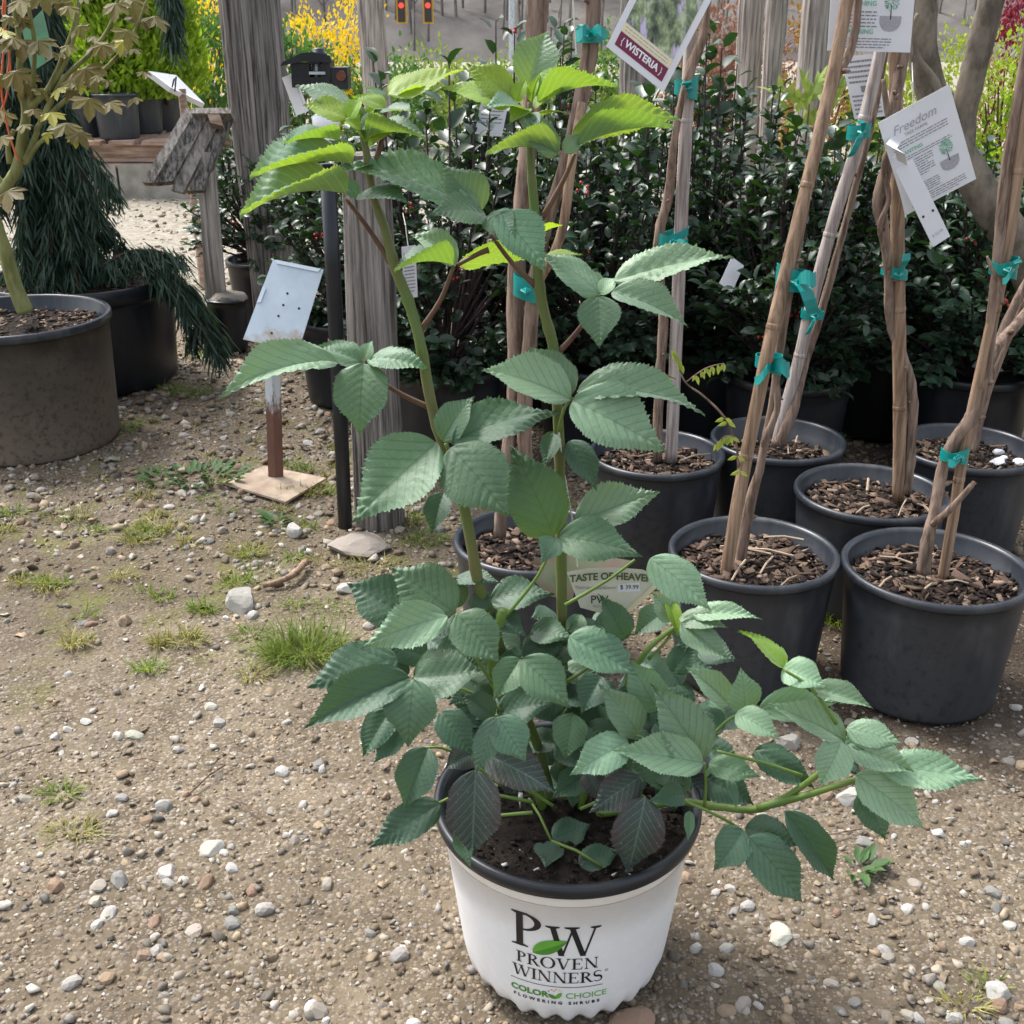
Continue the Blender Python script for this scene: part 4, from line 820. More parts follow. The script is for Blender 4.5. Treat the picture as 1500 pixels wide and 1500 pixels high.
woody(v, 'twig', [(1302, 395, Y-.03), (1290, 345, Y-.03), (1290, 325, Y-.035), (1302, 290, Y-.035), (1294, 245, Y-.035), (1304, 205, Y-.03), (1298, 150, Y-.03), (1294, 116, Y-.03)], [.003, .0035, .004, .0045, .004, .005, .0045, .003], 'vine', Y, 7, .12)
tie(v, 1310, 398, Y, .021, .011, [(2, -38, .014)])
# pot B
Y = RIGHT['B'].y
v = thing('bamboo_stake', 'thin brown cane stake leaning right from the scuffed front pot', 'stake', AT(1381, 845, Y))
woody(v, 'cane', [(1380, 850), (1396, 760), (1412, 660), (1438, 540), (1462, 430), (1482, 320), (1496, 200), (1512, 60), (1520, -40)], [.0075, .0078, .008, .008, .008, .008, .008, .0078, .0075], 'bamboo', Y, 10, .02, True)
v = thing('wisteria_vine', 'thick knobbly bare stem rising from the scuffed front pot', 'vine', AT(1354, 835, Y))
pa = [(1353, 838, Y-.02), (1358, 795, Y-.02), (1370, 745, Y-.01), (1380, 690, Y), (1398, 645, Y), (1425, 610, Y), (1442, 560, Y), (1450, 520, Y+.02), (1485, 480, Y+.05), (1530, 430, Y+.08)]
woody(v, 'stem', pa, [.0105, .0095, .0085, .0085, .0085, .0105, .0105, .0085, .008, .007], 'vine', Y, 10, .12); knots(v, pa, Y, 10, .009)
pa = [(1440, 565, Y), (1452, 480, Y), (1462, 380, Y), (1468, 300, Y), (1478, 220, Y), (1492, 140, Y), (1508, 40, Y)]
woody(v, 'stem', pa, [.0085, .008, .0078, .0075, .0072, .0068, .006], 'vine', Y-.02, 9, .1)
woody(v, 'twig', [(1366, 768, Y-.02), (1392, 745, Y-.04), (1420, 715, Y-.05), (1428, 706, Y-.05)], [.0055, .005, .004, .0035], 'vine', Y, 7, .1)
woody(v, 'twig', [(1470, 445, Y-.03), (1460, 410, Y-.03), (1452, 392, Y-.03), (1446, 375, Y-.03)], [.0035, .003, .003, .0015], 'vine', Y, 6, .1)
tie(v, 1398, 665, Y, .019, .011, [(-22, -6, .010), (-14, -14, .008)]); tie(v, 1470, 392, Y-.01, .018, .013, [(-14, 6, .008), (2, -24, .012)])
# pot F
Y = RIGHT['F'].y
v = thing('wisteria_vine', 'bare stems leaning right from the pot with white pebbles', 'vine', AT(1415, 665, Y))
woody(v, 'stem', [(1412, 668), (1428, 600), (1455, 520), (1490, 440), (1530, 370)], [.010, .0095, .009, .0085, .008], 'vine', Y, 9, .1)
woody(v, 'stem', [(1424, 668), (1445, 580), (1475, 500), (1515, 410), (1560, 330)], [.008, .0075, .007, .007, .006], 'vine', Y+.04, 9, .1)
# pot D
Y = RIGHT['D'].y
v = thing('bamboo_stake', 'straight grey brown stake upright behind the bramble leaves, carrying the photo tag', 'stake', AT(984, 672, Y))
woody(v, 'cane', [(983, 676), (988, 560), (993, 440), (998, 320), (1004, 200), (1010, 80), (1016, -60)], [.0115, .0115, .0115, .0115, .011, .0105, .01], 'bamboo_grey', Y, 12, .02, True)
v = thing('wisteria_vine', 'crooked bare stem beside the straight grey brown stake', 'vine', AT(963, 670, Y))
pa = [(963, 675, Y), (966, 560, Y), (972, 470, Y), (964, 385, Y), (968, 330, Y), (980, 285, Y), (986, 220, Y-.02), (998, 150, Y-.03), (1012, 100, Y-.02), (1030, 50, Y-.02), (1040, -40, Y)]
woody(v, 'stem', pa, [.0095, .009, .009, .009, .009, .0085, .007, .006, .0085, .008, .006], 'vine', Y, 9, .12); knots(v, pa, Y, 12, .007)
tie(v, 985, 351, Y, .027, .014, [(30, 8, .012), (-18, 14, .014)], 3); tie(v, 1005, 128, Y-.01, .019, .020, [(-8, -12, .014)])
# pot G
Y = RIGHT['G'].y
v = thing('wisteria_vine', 'pair of thick pale bare stems rising behind the bramble canes', 'vine', AT(745, 775, Y))
pa = [(732, 785, Y), (738, 705, Y), (752, 600, Y+.02), (756, 530, Y+.02), (755, 440, Y+.02), (762, 330, Y+.02), (772, 230, Y+.02), (782, 110, Y+.03), (788, 0, Y+.03), (790, -60, Y+.03)]
woody(v, 'stem', pa, [.010, .010, .012, .0135, .0135, .013, .0125, .0145, .0145, .014], 'vine', Y, 10, .08); knots(v, pa, Y, 8, .01)
pa = [(790, 790, Y-.02), (772, 700, Y), (768, 600, Y), (776, 500, Y), (782, 420, Y), (800, 330, Y), (826, 250, Y), (848, 160, Y), (862, 90, Y), (870, 0, Y), (874, -60, Y)]
woody(v, 'stem', pa, [.010, .011, .012, .0115, .0105, .0095, .010, .0105, .011, .0105, .010], 'vine', Y, 10, .08); knots(v, pa, Y, 8, .009)
pa = [(780, 430, Y), (820, 350, Y-.03), (836, 250, Y-.03), (852, 150, Y-.01)]
woody(v, 'twig', pa, [.006, .007, .007, .006], 'bamboo', Y, 8, .08)
tie(v, 770, 422, Y-.01, .017, .02, []); tie(v, 864, 52, Y-.005, .017, .012, [(-22, -6, .014), (22, -8, .012)])

# ---------------------------------------------------------------- tags
class Card:
    def __init__(s, name, label, cat, bl, br, tl, th=.0008, mat='card', string=None):
        s.o = bl; s.u = br-bl; s.v = tl-bl; s.n = s.u.cross(s.v).normalized()
        if s.n.y > 0: s.n = -s.n
        s.root = thing(name, label, cat, bl); b = MB(); f = [s.p(0, 0, 0), s.p(1, 0, 0), s.p(1, 1, 0), s.p(0, 1, 0)]; k = [s.p(0, 0, -th), s.p(1, 0, -th), s.p(1, 1, -th), s.p(0, 1, -th)]
        b.add(f+k, [(0, 1, 2, 3), (7, 6, 5, 4), (0, 4, 5, 1), (1, 5, 6, 2), (2, 6, 7, 3), (3, 7, 4, 0)]); s.sheet = part('sheet', b, MAT[mat], s.root)
        if string:
            b = MB(); b.tube(string, .0009, 5); part('string', b, MAT['string'], s.root)
    def p(s, a, c, lift=.0005): return s.o + s.u*a + s.v*c + s.n*lift
    def poly(s, name, pts, mat, lift=.0005):
        b = MB(); b.add([s.p(a, c, lift) for a, c in pts], [tuple(range(len(pts)))]); return part(name, b, MAT[mat], s.sheet)
    def rect(s, name, a0, c0, a1, c1, mat, lift=.0005): return s.poly(name, [(a0, c0), (a1, c0), (a1, c1), (a0, c1)], mat, lift)
    def text(s, str_, a, c, size, mat, bold=0, align='CENTER', lift=.0012, sp=1.0, name='lettering', shear=0.0):
        v, f = text_faces(str_, size, bold*size, align, sp, shear); U = s.u.length; W = s.v.length
        b = MB(); b.add([s.p(a + x/U, c + y/W, lift) for x, y in v], f); return part(name, b, MAT[mat], s.sheet)
    def lines(s, a0, a1, c0, c1, n, mat='ink_grey', th=.35, seed=0):
        r = random.Random(seed); b = MB(); st_ = (c1-c0)/n
        for i in range(n):
            c = c1 - st_*(i+.5); a = a0; end = a1 - (r.uniform(0, .25)*(a1-a0) if i % 4 == 3 else r.uniform(0, .04)*(a1-a0))
            while a < end:
                w_ = min(r.uniform(.03, .10), end-a); b.add([s.p(a, c-st_*th/2, .0006), s.p(a+w_, c-st_*th/2, .0006), s.p(a+w_, c+st_*th/2, .0006), s.p(a, c+st_*th/2, .0006)], [(0, 1, 2, 3)]); a += w_+.012
        part('fine_print', b, MAT[mat], s.sheet)
    def tree(s, a, c, w_, h_):
        g = [(a-w_*.5, c), (a+w_*.5, c)] + [(a+w_*.5*math.cos(q), c-h_*.42*math.sin(q)**.7) for q in np.linspace(.12, 3.02, 12)]
        s.poly('soil_drawing', [g[0]] + [(a+w_*.5*math.cos(q), c-h_*.40*abs(math.sin(q))**.6) for q in np.linspace(math.pi, 2*math.pi, 14)][1:-1] + [g[1]], 'ink_lgrey', .0007)
        s.poly('trunk_drawing', [(a-w_*.025, c-h_*.1), (a+w_*.025, c-h_*.1), (a+w_*.015, c+h_*.3), (a-w_*.015, c+h_*.3)], 'ink', .0009)
        b = MB(); r = random.Random(3)
        for _ in range(120):
            q = r.uniform(0, 6.28); d = r.random()**.5; x = a+w_*.34*d*math.cos(q); y = c+h_*.40+h_*.25*d*math.sin(q); an = q+r.uniform(-.5, .5); l = w_*.07
            e = (math.cos(an)*l, math.sin(an)*l*.6); nn = (-math.sin(an)*l*.3, math.cos(an)*l*.2)
            b.add([s.p(x-e[0], y-e[1], .0011), s.p(x+nn[0], y+nn[1], .0011), s.p(x+e[0], y+e[1], .0011), s.p(x-nn[0], y-nn[1], .0011)], [(0, 1, 2, 3)])
        part('crown_drawing', b, MAT['ink_mint'], s.sheet)
def photo_mat():
    m, t, bs, out = newmat('wisteria_photo_print'); vec = coords(t, (1, 1, .6))
    c = ramp(t, noise(t, vec, 70, 4), [(.3, (.02, .03, .02)), (.42, (.09, .12, .07)), (.54, (.22, .28, .14)), (.66, (.45, .52, .33))])
    c = mix(t, ramp(t, noise(t, coords(t, (1, 1, .35)), 55, 3), [(.55, (0, 0, 0)), (.66, (1, 1, 1))]), c, (.55, .48, .66))
    t.links.new(c, bs.inputs['Base Color']); bs.inputs['Roughness'].default_value = .35; return m
MAT['photo'] = photo_mat()
Y = RIGHT['D'].y-.05
bl, br = AT(888, 68, Y), AT(972, 135, Y-.015); up_ = AT(1042, 0, Y-.01)-AT(972, 135, Y-.015); up_ = up_*1.16
C = Card('plant_tag', 'tilted white bordered photo tag lettered WISTERIA in a maroon band, hung on a stake', 'tag', bl, br, bl+up_)
C.rect('photo_print', .09, .27, .91, .84, 'photo'); C.rect('maroon_band', .09, .06, .91, .185, 'maroon'); C.rect('cream_band', .09, .19, .91, .265, 'cream'); C.rect('maroon_band', .09, .845, .91, .97, 'maroon')
C.text('WISTERIA', .5, .1, .0150, 'cloth_white', .03); C.text('{', .17, .10, .014, 'cloth_white'); C.text('}', .83, .10, .014, 'cloth_white'); C.text('em', .80, .90, .017, 'cloth_white', .02); C.text('EWE', .82, .862, .008, 'cloth_white')
C.poly('white_corner', [(.09, .72), (.33, .70), (.30, .86), (.09, .86)], 'card', .0014); C.lines(.13, .87, .20, .255, 2, 'ink_lgrey', .3, 4)
Y = RIGHT['C'].y-.05
C = Card('care_tag', 'white tree care card with Freedom heading and tree drawing, tied to the brown stake', 'tag', AT(1328, 315, Y), AT(1430, 262, Y-.005), AT(1286, 180, Y), string=[AT(1336, 92, Y+.03), AT(1337, 120, Y), AT(1337, 158, Y-.003)])
C.text('Freedom', .44, .80, .0185, 'ink_lgrey', 0, shear=.35); C.text('TREE FARMS', .44, .745, .0065, 'ink_grey')
C.lines(.08, .86, .64, .72, 3, 'ink_grey', .35, 1); C.text('PLANTING', .30, .575, .0075, 'ink_mint', .02); C.lines(.08, .86, .51, .555, 2, 'ink_grey', .35, 2); C.lines(.08, .56, .30, .50, 8, 'ink_grey', .35, 3); C.rect('heading', .08, .255, .3, .275, 'ink_mint'); C.lines(.08, .56, .13, .24, 5, 'ink_grey', .35, 5); C.lines(.08, .9, .03, .12, 4, 'ink_grey', .35, 6); C.tree(.74, .335, .26, .30)
C = Card('price_tag', 'long blank white strip tag with punched holes hanging in front of the tree care card', 'tag', AT(1367, 362, Y-.045), AT(1392, 346, Y-.045), AT(1312, 250, Y-.03), mat='card')
for a in (.22, .78): C.poly('punched_hole', [(a+.07*math.cos(q), .37+.016*math.sin(q)) for q in np.linspace(0, 6.28, 9)[:-1]], 'ink')
C.text('$ 52.99', .5, .10, .006, 'ink_lgrey'); b = MB(); strip(b, [AT(1322, 238, Y-.03), AT(1318, 222, Y-.05), AT(1306, 214, Y-.03), AT(1312, 205, Y)], (.9, 0, -.4), .018); part('loop', b, MAT['card'], C.root)
Card('blank_tag', 'plain white strip partly hidden behind the long price strip', 'tag', AT(1326, 316, Y-.012), AT(1338, 309, Y-.014), AT(1306, 232, Y-.012))
Y = RIGHT['A'].y + .09
C = Card('care_tag', 'white tree care card with tree drawing behind the orange tan bamboo, top edge cut off', 'tag', AT(1212, 74, Y), AT(1333, 77, Y), AT(1220, -60, Y))
C.lines(.14, .76, .03, .16, 4, 'ink_grey', .35, 1); C.text('WATERING', .34, .20, .0085, 'ink_mint', .02); C.lines(.12, .58, .26, .46, 5, 'ink_grey', .35, 2); C.text('MULCHING', .36, .51, .0085, 'ink_mint', .02); C.lines(.12, .65, .58, .66, 3, 'ink_grey', .35, 3); C.tree(.73, .40, .26, .42)
Y = RIGHT['E'].y + .06
C = Card('care_tag', 'greyish printed card tucked behind the pale grey bamboo', 'tag', AT(1252, 175, Y), AT(1298, 170, Y), AT(1232, 84, Y)); C.lines(.08, .92, .55, .95, 5, 'ink_grey', .4, 8); C.lines(.08, .92, .05, .4, 5, 'ink_grey', .4, 9); C.rect('drawing', .4, .42, .62, .52, 'ink_grey')
Y = .965
c0, c1, c2 = AT(905, 912, Y-.02), AT(965, 855, Y+.01), AT(832, 838, Y)
MAT['tag_cream'] = simple('tag_cream', (.50, .50, .42), (.62, .60, .50), 30, .45, .4)
tg = thing('plant_tag', 'fan shaped printed plant tag reading TASTE OF HEAVEN stuck among the bramble canes', 'tag', AT(880, 905, Y))
def TP(px, py, l=0): return AT(px, py, Y+.03-l)
b = MB(); ot = [(830, 838), (862, 832), (900, 831), (940, 834), (962, 842), (967, 854), (912, 908), (905, 905), (850, 890)]
b.add([TP(*q) for q in ot]+[TP(*q, -.001) for q in ot], [tuple(range(9)), tuple(range(17, 8, -1))]+[(i, 9+i, 9+(i+1) % 9, (i+1) % 9) for i in range(9)]); part('sheet', b, MAT['tag_cream'], tg)
def tagtext(s_, size, px, py, mat, bold=0, arc=0):
    v, f = text_faces(s_, size, bold*size); b = MB(); b.add([TP(px+x*1.0, py - y + arc*(x/60)**2, .001) for x, y in v], f); part('lettering', b, MAT[mat], tg)
MAT['ink_olive'] = simple('olive_ink', (.07, .10, .03), None, 8, .5)
tagtext('TASTE OF HEAVEN', 14.5, 896, 849, 'ink_olive', .03, 4); tagtext('Thornless Blackberry', 7, 872, 863, 'ink_grey'); tagtext('$ 39.99', 9, 922, 863, 'ink'); tagtext('PW', 17, 878, 884, 'ink'); tagtext('PROVEN', 5, 878, 890, 'ink_grey')
b = MB(); b.add([TP(910, 900, .001), TP(961, 853, .001), TP(965, 858, .001), TP(913, 906, .001)], [(0, 1, 2, 3)]); part('edge_strip', b, MAT['cream'], tg)
b = MB(); b.add([TP(904, 868, .0006), TP(938, 866, .0006), TP(937, 853, .0006), TP(905, 856, .0006)], [(0, 1, 2, 3)]); part('price_sticker', b, MAT['card'], tg)
MAT['tag_pink'] = simple('tag_pink_photo', (.42, .27, .27), (.30, .42, .26), 28, .4)
b = MB(); q4 = [(782, 850), (800, 812), (832, 806), (930, 822), (905, 838), (846, 845), (838, 880), (800, 872)]
b.add([AT(*q, Y+.06) for q in q4]+[AT(*q, Y+.061) for q in q4], [tuple(range(8)), tuple(range(15, 7, -1))]+[(i, 8+i, 8+(i+1) % 8, (i+1) % 8) for i in range(8)])
t2 = thing('plant_tag', 'pinkish photo plant tag behind the cane, left of the fan shaped tag', 'tag', AT(820, 880, Y+.06)); part('sheet', b, MAT['tag_pink'], t2)
v, f = text_faces('SHRUB', 11); b = MB(); b.add([AT(822+x, 853-y, Y+.058) for x, y in v], f); part('lettering', b, MAT['ink_mint'], t2)
b = MB(); b.tube([AT(818, 628, .99), AT(826, 690, 1.0), AT(838, 760, 1.0), AT(846, 830, Y+.03)], .0009, 5); part('string', b, MAT['string'], tg)
# ================================================================ HOLLY HEDGE IN POTS
hol_v = np.array([(0, 0, 0), (-.42, .22, .10), (.42, .22, .10), (-.5, .52, .13), (.5, .52, .13), (-.34, .8, .05), (.34, .8, .05), (0, 1, -.14), (0, .25, 0), (0, .55, .0), (0, .8, -.05)])
hol_f = np.array([(0, 8, 1), (0, 2, 8), (1, 8, 3), (3, 8, 9), (8, 2, 9), (2, 4, 9), (3, 9, 5), (5, 9, 10), (9, 4, 10), (4, 6, 10), (5, 10, 7), (10, 6, 7)])
HM = np_mesh('leaf', hol_v, hol_f, True); HM.materials.append(MAT['holly'])
def holly(px, Yc, width, top_py, label, pot_h=.22, pot_r=.145, ntw=90, lper=19, L=.036, nparts=90, low=.0, group='potted hollies behind the vines', sprigs=5, pot_label=None, depth=None, lean=0, leafmat='holly', pot=True):
    g0 = AT(px, 400, Yc); c = Vector((g0.x, Yc, 0)); H = AT(px, top_py, Yc).z; z0 = pot_h-.02
    if pot: black_pot(c, pot_r, pot_h, pot_label or 'dark nursery pot under '+label.split(' with')[0], 'black_plastic', fill=.03, lip=.02)
    root = thing('holly_shrub', label, 'shrub', (c.x, c.y, z0)); R = np.array((c.x, c.y, z0))
    depth = depth or width; tw = MB(); P = []; D = []; N = []; S = []
    ntw = int(ntw*1.4)
    for i in range(ntw + sprigs):
        spg = i >= ntw; a = random.uniform(0, 6.28); q = math.sqrt(random.random())
        zt = H*(.99+random.uniform(-.05, .08)) if spg else z0 + low + (H-z0-low)*(random.random()**.95)*.94
        fr = (zt-z0)/(H-z0); env = .62+.5*math.sin(math.pi*min(1, fr*.9+.12)); env = env if not spg else .75
        if zt > z0+(H-z0)*.8 and not spg: env *= .8
        q = (.45+.55*q) if not spg else q*.9
        e = Vector((c.x + math.cos(a)*q*width/2*env + lean*fr, c.y + math.sin(a)*q*depth/2*env, zt))
        s0 = Vector((c.x+math.cos(a)*.03, c.y+math.sin(a)*.03, z0 + (zt-z0)*random.uniform(.0, .35)))
        m1 = (s0+e)/2 + Vector((math.cos(a)*.03, math.sin(a)*.03, .03 if not spg else .0))
        pts = smooth_path([s0, m1, e], 4); tw.tube(pts, lerp_list([.004, .003, .0014], len(pts)), 5)
        pa = np.array([tuple(p) for p in smooth_path([s0, m1, e], 10)]); nl = lper if not spg else 12
        for k in range(nl):
            u = .35+.65*(k/(nl-1)) if not spg else .55+.45*(k/(nl-1)); p = pa[min(20, int(u*20))]; tdir = pa[min(20, int(u*20)+1)]-pa[max(0, int(u*20)-1)]; tdir = tdir/(np.linalg.norm(tdir)+1e-9)
            an = k*2.4+a; out = np.array([math.cos(an), math.sin(an), random.uniform(-.3, .5)])
            P.append(p + rng.normal(size=3)*.006); D.append(out+tdir*random.uniform(.2, .9)); N.append(np.array([0, 0, 1.])+rng.normal(size=3)*.45+tdir*.5); l = L*random.uniform(.65, 1.15)*(1.35 if spg else 1); S.append((l*.56, l, l))
    P, D, N, S = map(np.array, (P, D, N, S))
    front = P[:, 1] + .3*np.abs(P[:, 0]-c.x) - .15*P[:, 2]
    order = np.argsort(front); big = order[:nparts]; rest = order[nparts:]
    V, Fc = cloud(hol_v, hol_f, P[rest]-R, D[rest], N[rest], S[rest])
    o = link('foliage', np_mesh('foliage', V, Fc, True), MAT[leafmat], root); tag(o, kind='stuff')
    X, Dd, Z = basis(D[big], N[big])
    for i, q in enumerate(big):
        o = bpy.data.objects.new('leaf', HM); COL.objects.link(o); o.parent = root; o.matrix_local = mat4(P[q]-R, X[i], Dd[i], Z[i], S[q])
    tag(part('branches', tw, MAT['holly_twig'], root), kind='stuff')
    bp = P[order[:400]]; sel = bp[rng.integers(0, len(bp), 3)]; b = MB()
    for s_ in sel:
        for k in range(5):
            q = Vector(s_)+Vector((random.gauss(0, .007), random.gauss(0, .007)-.006, random.gauss(0, .007))); b.tube([q+Vector((0, 0, -.0035)), q+Vector((0, 0, -.0015)), q+Vector((0, 0, .0015)), q+Vector((0, 0, .0035))], [.0014, .0034, .0034, .0014], 6)
    tag(part('berries', b, MAT['berry'], root, True), kind='stuff')
    return root
holly(652, 2.55, .52, 120, 'dense dark holly behind the bramble canes with its pot rim showing', .23, .145, 105, sprigs=6, pot_label='round black pot under the holly behind the bramble canes')
holly(880, 2.62, .50, 150, 'dark holly just behind the paired pale stems with few berries', .22, .15, 100)
holly(1045, 2.75, .50, 85, 'holly with tall upright sprigs beside the photo tag', .22, .14, 95, sprigs=9)
holly(1170, 2.46, .46, 190, 'low dark holly filling the space behind the grey bamboo', .235, .145, 110, pot_label='wide black pot with flared rim behind the low soil pot')
holly(1310, 2.75, .50, 215, 'shaded holly behind the care cards', .22, .14, 95)
holly(1445, 2.5, .48, 175, 'dark holly at the back right below the leaning trunk', .235, .15, 110, pot_label='large dark pot at the back right corner')
holly(770, 2.95, .48, 70, 'loose holly with long upright shoots behind the dense one', .22, .14, 80, sprigs=10)
holly(960, 3.05, .50, 175, 'far holly half hidden by its neighbours', .22, .14, 80)
holly(1240, 3.1, .55, 160, 'far holly standing behind the low one', .22, .14, 80)
holly(505, 3.0, .40, 205, 'narrow holly between the two thick wooden posts', .23, .14, 80)
holly(395, 3.75, .48, 185, 'open holly with arching shoots beside the wooden sign', .24, .14, 60, 14, sprigs=4, pot_label='dark pot standing behind the wooden sign post')

# ---------------------------------------------------------------- posts
def post(name, label, path, wpx, Y, mat='post', n=22, flat=.9, group=None):
    pts = [AT(p[0], p[1], p[2] if len(p) > 2 else Y) for p in path]; sp = smooth_path(pts, 6); rr = lerp_list([q/2/ppm(p) for q, p in zip(wpx, pts)], len(sp))
    b = MB(); v = []; pr = [1+random.uniform(-.06, .06) for _ in range(n)]
    for i, p in enumerate(sp):
        for k in range(n):
            a = 2*math.pi*k/n; r = rr[i]*(pr[k] + random.uniform(-.012, .012)); v.append(p + Vector((math.cos(a)*r, math.sin(a)*r*flat, 0)))
    f = [(i*n+k, i*n+(k+1) % n, (i+1)*n+(k+1) % n, (i+1)*n+k) for i in range(len(sp)-1) for k in range(n)] + [tuple(range(n-1, -1, -1)), tuple((len(sp)-1)*n+k for k in range(n))]
    b.add(v, f); return solo(name, b, MAT[mat], pts[0], label, 'post', group)
Yc = G(555, 762).y
post('wooden_post', 'short weathered grey wooden post right of the black pipe', [(556, 768), (552, 650), (545, 500), (540, 350), (534, 225)], [74, 74, 74, 74, 70], Yc)
Yl = G(400, 492).y
post('wooden_post', 'tall weathered grey wooden post leaning beside the old sign', [(412, 494), (402, 400), (392, 300), (378, 150), (366, 20), (358, -90)], [70, 72, 76, 86, 88, 90], Yl)
for px, wd, Yp, lab, bot in [(562, 42, 7.0, 'slim grey post behind the yellow shrub', 300), (918, 48, 5.0, 'grey round post behind the photo tag', 300), (1160, 46, 4.6, 'pale grey post behind the tall holly sprigs', 300), (1105, 30, 5.2, 'leaning pale plank post beside the pink shrub', 300), (1072, 40, 5.4, 'broad pale weathered post next to the photo tag', 300)]:
    b0 = AT(px, 400, Yp); k = ppm(AT(px, 50, Yp)); b = MB(); b.tube([(b0.x, Yp, -.02), (b0.x+.01, Yp, .5), (b0.x-.005, Yp, 1.0), (b0.x, Yp, 1.9)], [wd/2/k*1.05, wd/2/k, wd/2/k*.97, wd/2/k*.93], 12, .05); solo('wooden_post', b, MAT['post_pale' if px > 1000 or px < 600 else 'post'], (b0.x, Yp, 0), lab, 'post')

# ---------------------------------------------------------------- irrigation riser: pipe with white coupling and black valve head
Yp = G(505, 768).y-.05
ir = thing('irrigation_riser', 'black pipe with white coupling and black valve head on top, left of the short post', 'pipe', G(505, 768))
b = MB(); b.tube([AT(506, 772, Yp), AT(498, 600, Yp), AT(488, 400, Yp), AT(479, 240, Yp)], [.0145]*4, 16); part('pipe', b, MAT['black_plastic'], ir, True)
b = MB(); MAT['rust_tape'] = simple('rust_tape', (.10, .03, .02), (.16, .06, .04), 40, .8)
for i in range(4): c = AT(493, 500+i*6, Yp); b.tube([c+Vector((0, 0, -.004)), c+Vector((0, 0, .004))], .0165, 14, .04)
part('clamp_tape', b, MAT['rust_tape'], ir)
c = AT(478, 188, Yp); b = MB(); b.lathe(c-Vector((0, 0, .05)), [(.016, 0), (.022, .002), (.022, .03), (.019, .032), (.019, .045), (.024, .047), (.024, .07), (.015, .075)], 20, close=True); part('coupling', b, MAT['cloth_white'], ir, True)
c = AT(468, 224, Yp); b = MB(); b.tube([c+Vector((-.02, -.02, 0)), c+Vector((.02, -.02, .002))], .009, 10); b.tube([c+Vector((.012, -.026, 0)), c+Vector((.022, -.03, 0))], .006, 8); part('clamp', b, MAT['galv'], ir, True)
c = AT(464, 108, Yp); k = 1/ppm(c); b = MB()
def pbox(b, x0, y0, x1, y1, dep=.05, sh=0):
    A_, B_ = AT(x0, y1, Yp), AT(x1, y0, Yp); m_ = (A_+B_)/2; return b.box(m_+Vector((0, sh, 0)), (B_.x-A_.x, dep, B_.z-A_.z))
b = MB(); pbox(b, 432, 92, 456, 127); pbox(b, 474, 88, 486, 127); pbox(b, 432, 112, 486, 127, .056); pbox(b, 456, 86, 474, 93); part('valve_body', b, MAT['black_plastic'], ir)
b = MB(); b.tube([AT(464, 92, Yp), AT(464, 113, Yp)], 7*k, 12); pbox(b, 457, 104, 480, 108, .06); part('valve_core', b, MAT['galv'], ir)
b = MB(); ldl = [(410, 97), (414, 91), (440, 78), (458, 76), (484, 82), (486, 92), (444, 90), (430, 93)]
b.add([AT(*q, Yp-.032) for q in ldl]+[AT(*q, Yp+.03) for q in ldl], [tuple(range(7, -1, -1)), tuple(range(8, 16))]+[(i, (i+1) % 8, 8+(i+1) % 8, 8+i) for i in range(8)]); part('valve_lid', b, MAT['black_plastic'], ir)
b = MB(); b.lathe(AT(467, 82, Yp), [(12*k, 0), (12*k, 4*k), (9*k, 5*k), (9*k, 10*k), (3*k, 11*k)], 16, close=True); part('valve_cap', b, MAT['black_plastic'], ir, True)
b = MB(); pbox(b, 487, 98, 511, 130, .045); part('control_box', b, MAT['black_plastic'], ir); b = MB(); q0 = AT(500, 111, Yp-.023); b.tube([q0, q0+Vector((0, -.006, 0))], 7*k, 12); part('dial', b, MAT['rust_tape'], ir)
b = MB(); b.tube([c+Vector((0, 0, -30*k)), c+Vector((10*k, 0, -80*k))], .012, 12); part('neck', b, MAT['cloth_white'], ir, True)
b = MB(); b.box(c+Vector((-38*k, .03, -30*k)), (16*k, .03, 56*k), Matrix.Rotation(math.radians(-18), 3, 'Y')); part('side_plate', b, MAT['cloth_white'], ir)

# ---------------------------------------------------------------- metal sign holder with rusty leg
def rust_mat():
    m, t, bs, out = newmat('rusting_leg'); vec = coords(t); sx = nd(t, 'ShaderNodeSeparateXYZ'); t.links.new(vec, sx.inputs[0])
    n = noise(t, coords(t, (1, 1, .3)), 60, 5, .7); h = mathn(t, 'ADD', sx.outputs[2], mathn(t, 'MULTIPLY', mathn(t, 'SUBTRACT', n, .5), .22))
    k = ramp(t, h, [(.17, (1, 1, 1)), (.20, (0, 0, 0))])
    c = mix(t, k, mix(t, n, (.40, .43, .46), (.6, .62, .64)), mix(t, n, (.07, .03, .022), (.19, .09, .06)))
    t.links.new(c, bs.inputs['Base Color']); bs.inputs['Roughness'].default_value = .7; return m
MAT['rust_leg'] = rust_mat()
def plate_mat():
    m, t, bs, out = newmat('galvanised_plate'); vec = coords(t); sx = nd(t, 'ShaderNodeSeparateXYZ'); t.links.new(vec, sx.inputs[0]); n = noise(t, vec, 30, 5, .65)
    h = mathn(t, 'ADD', sx.outputs[2], mathn(t, 'MULTIPLY', mathn(t, 'SUBTRACT', n, .5), .09)); k = ramp(t, h, [(.335, (1, 1, 1)), (.36, (0, 0, 0))])
    c = mix(t, k, mix(t, n, (.42, .50, .56), (.60, .67, .72)), mix(t, noise(t, vec, 120), (.28, .22, .16), (.6, .58, .55)))
    t.links.new(c, bs.inputs['Base Color']); bs.inputs['Roughness'].default_value = .42; bs.inputs['Metallic'].default_value = .35; return m
MAT['plate'] = plate_mat(); MAT['tan_plate'] = simple('tan_plate', (.30, .22, .16), (.45, .36, .27), 25, .75, .3, .2, 60)
bp = G(404, 702); ms = thing('sign_holder', 'galvanised metal sign plate on a rusty leg with tan square base', 'sign', bp)
Ym = bp.y
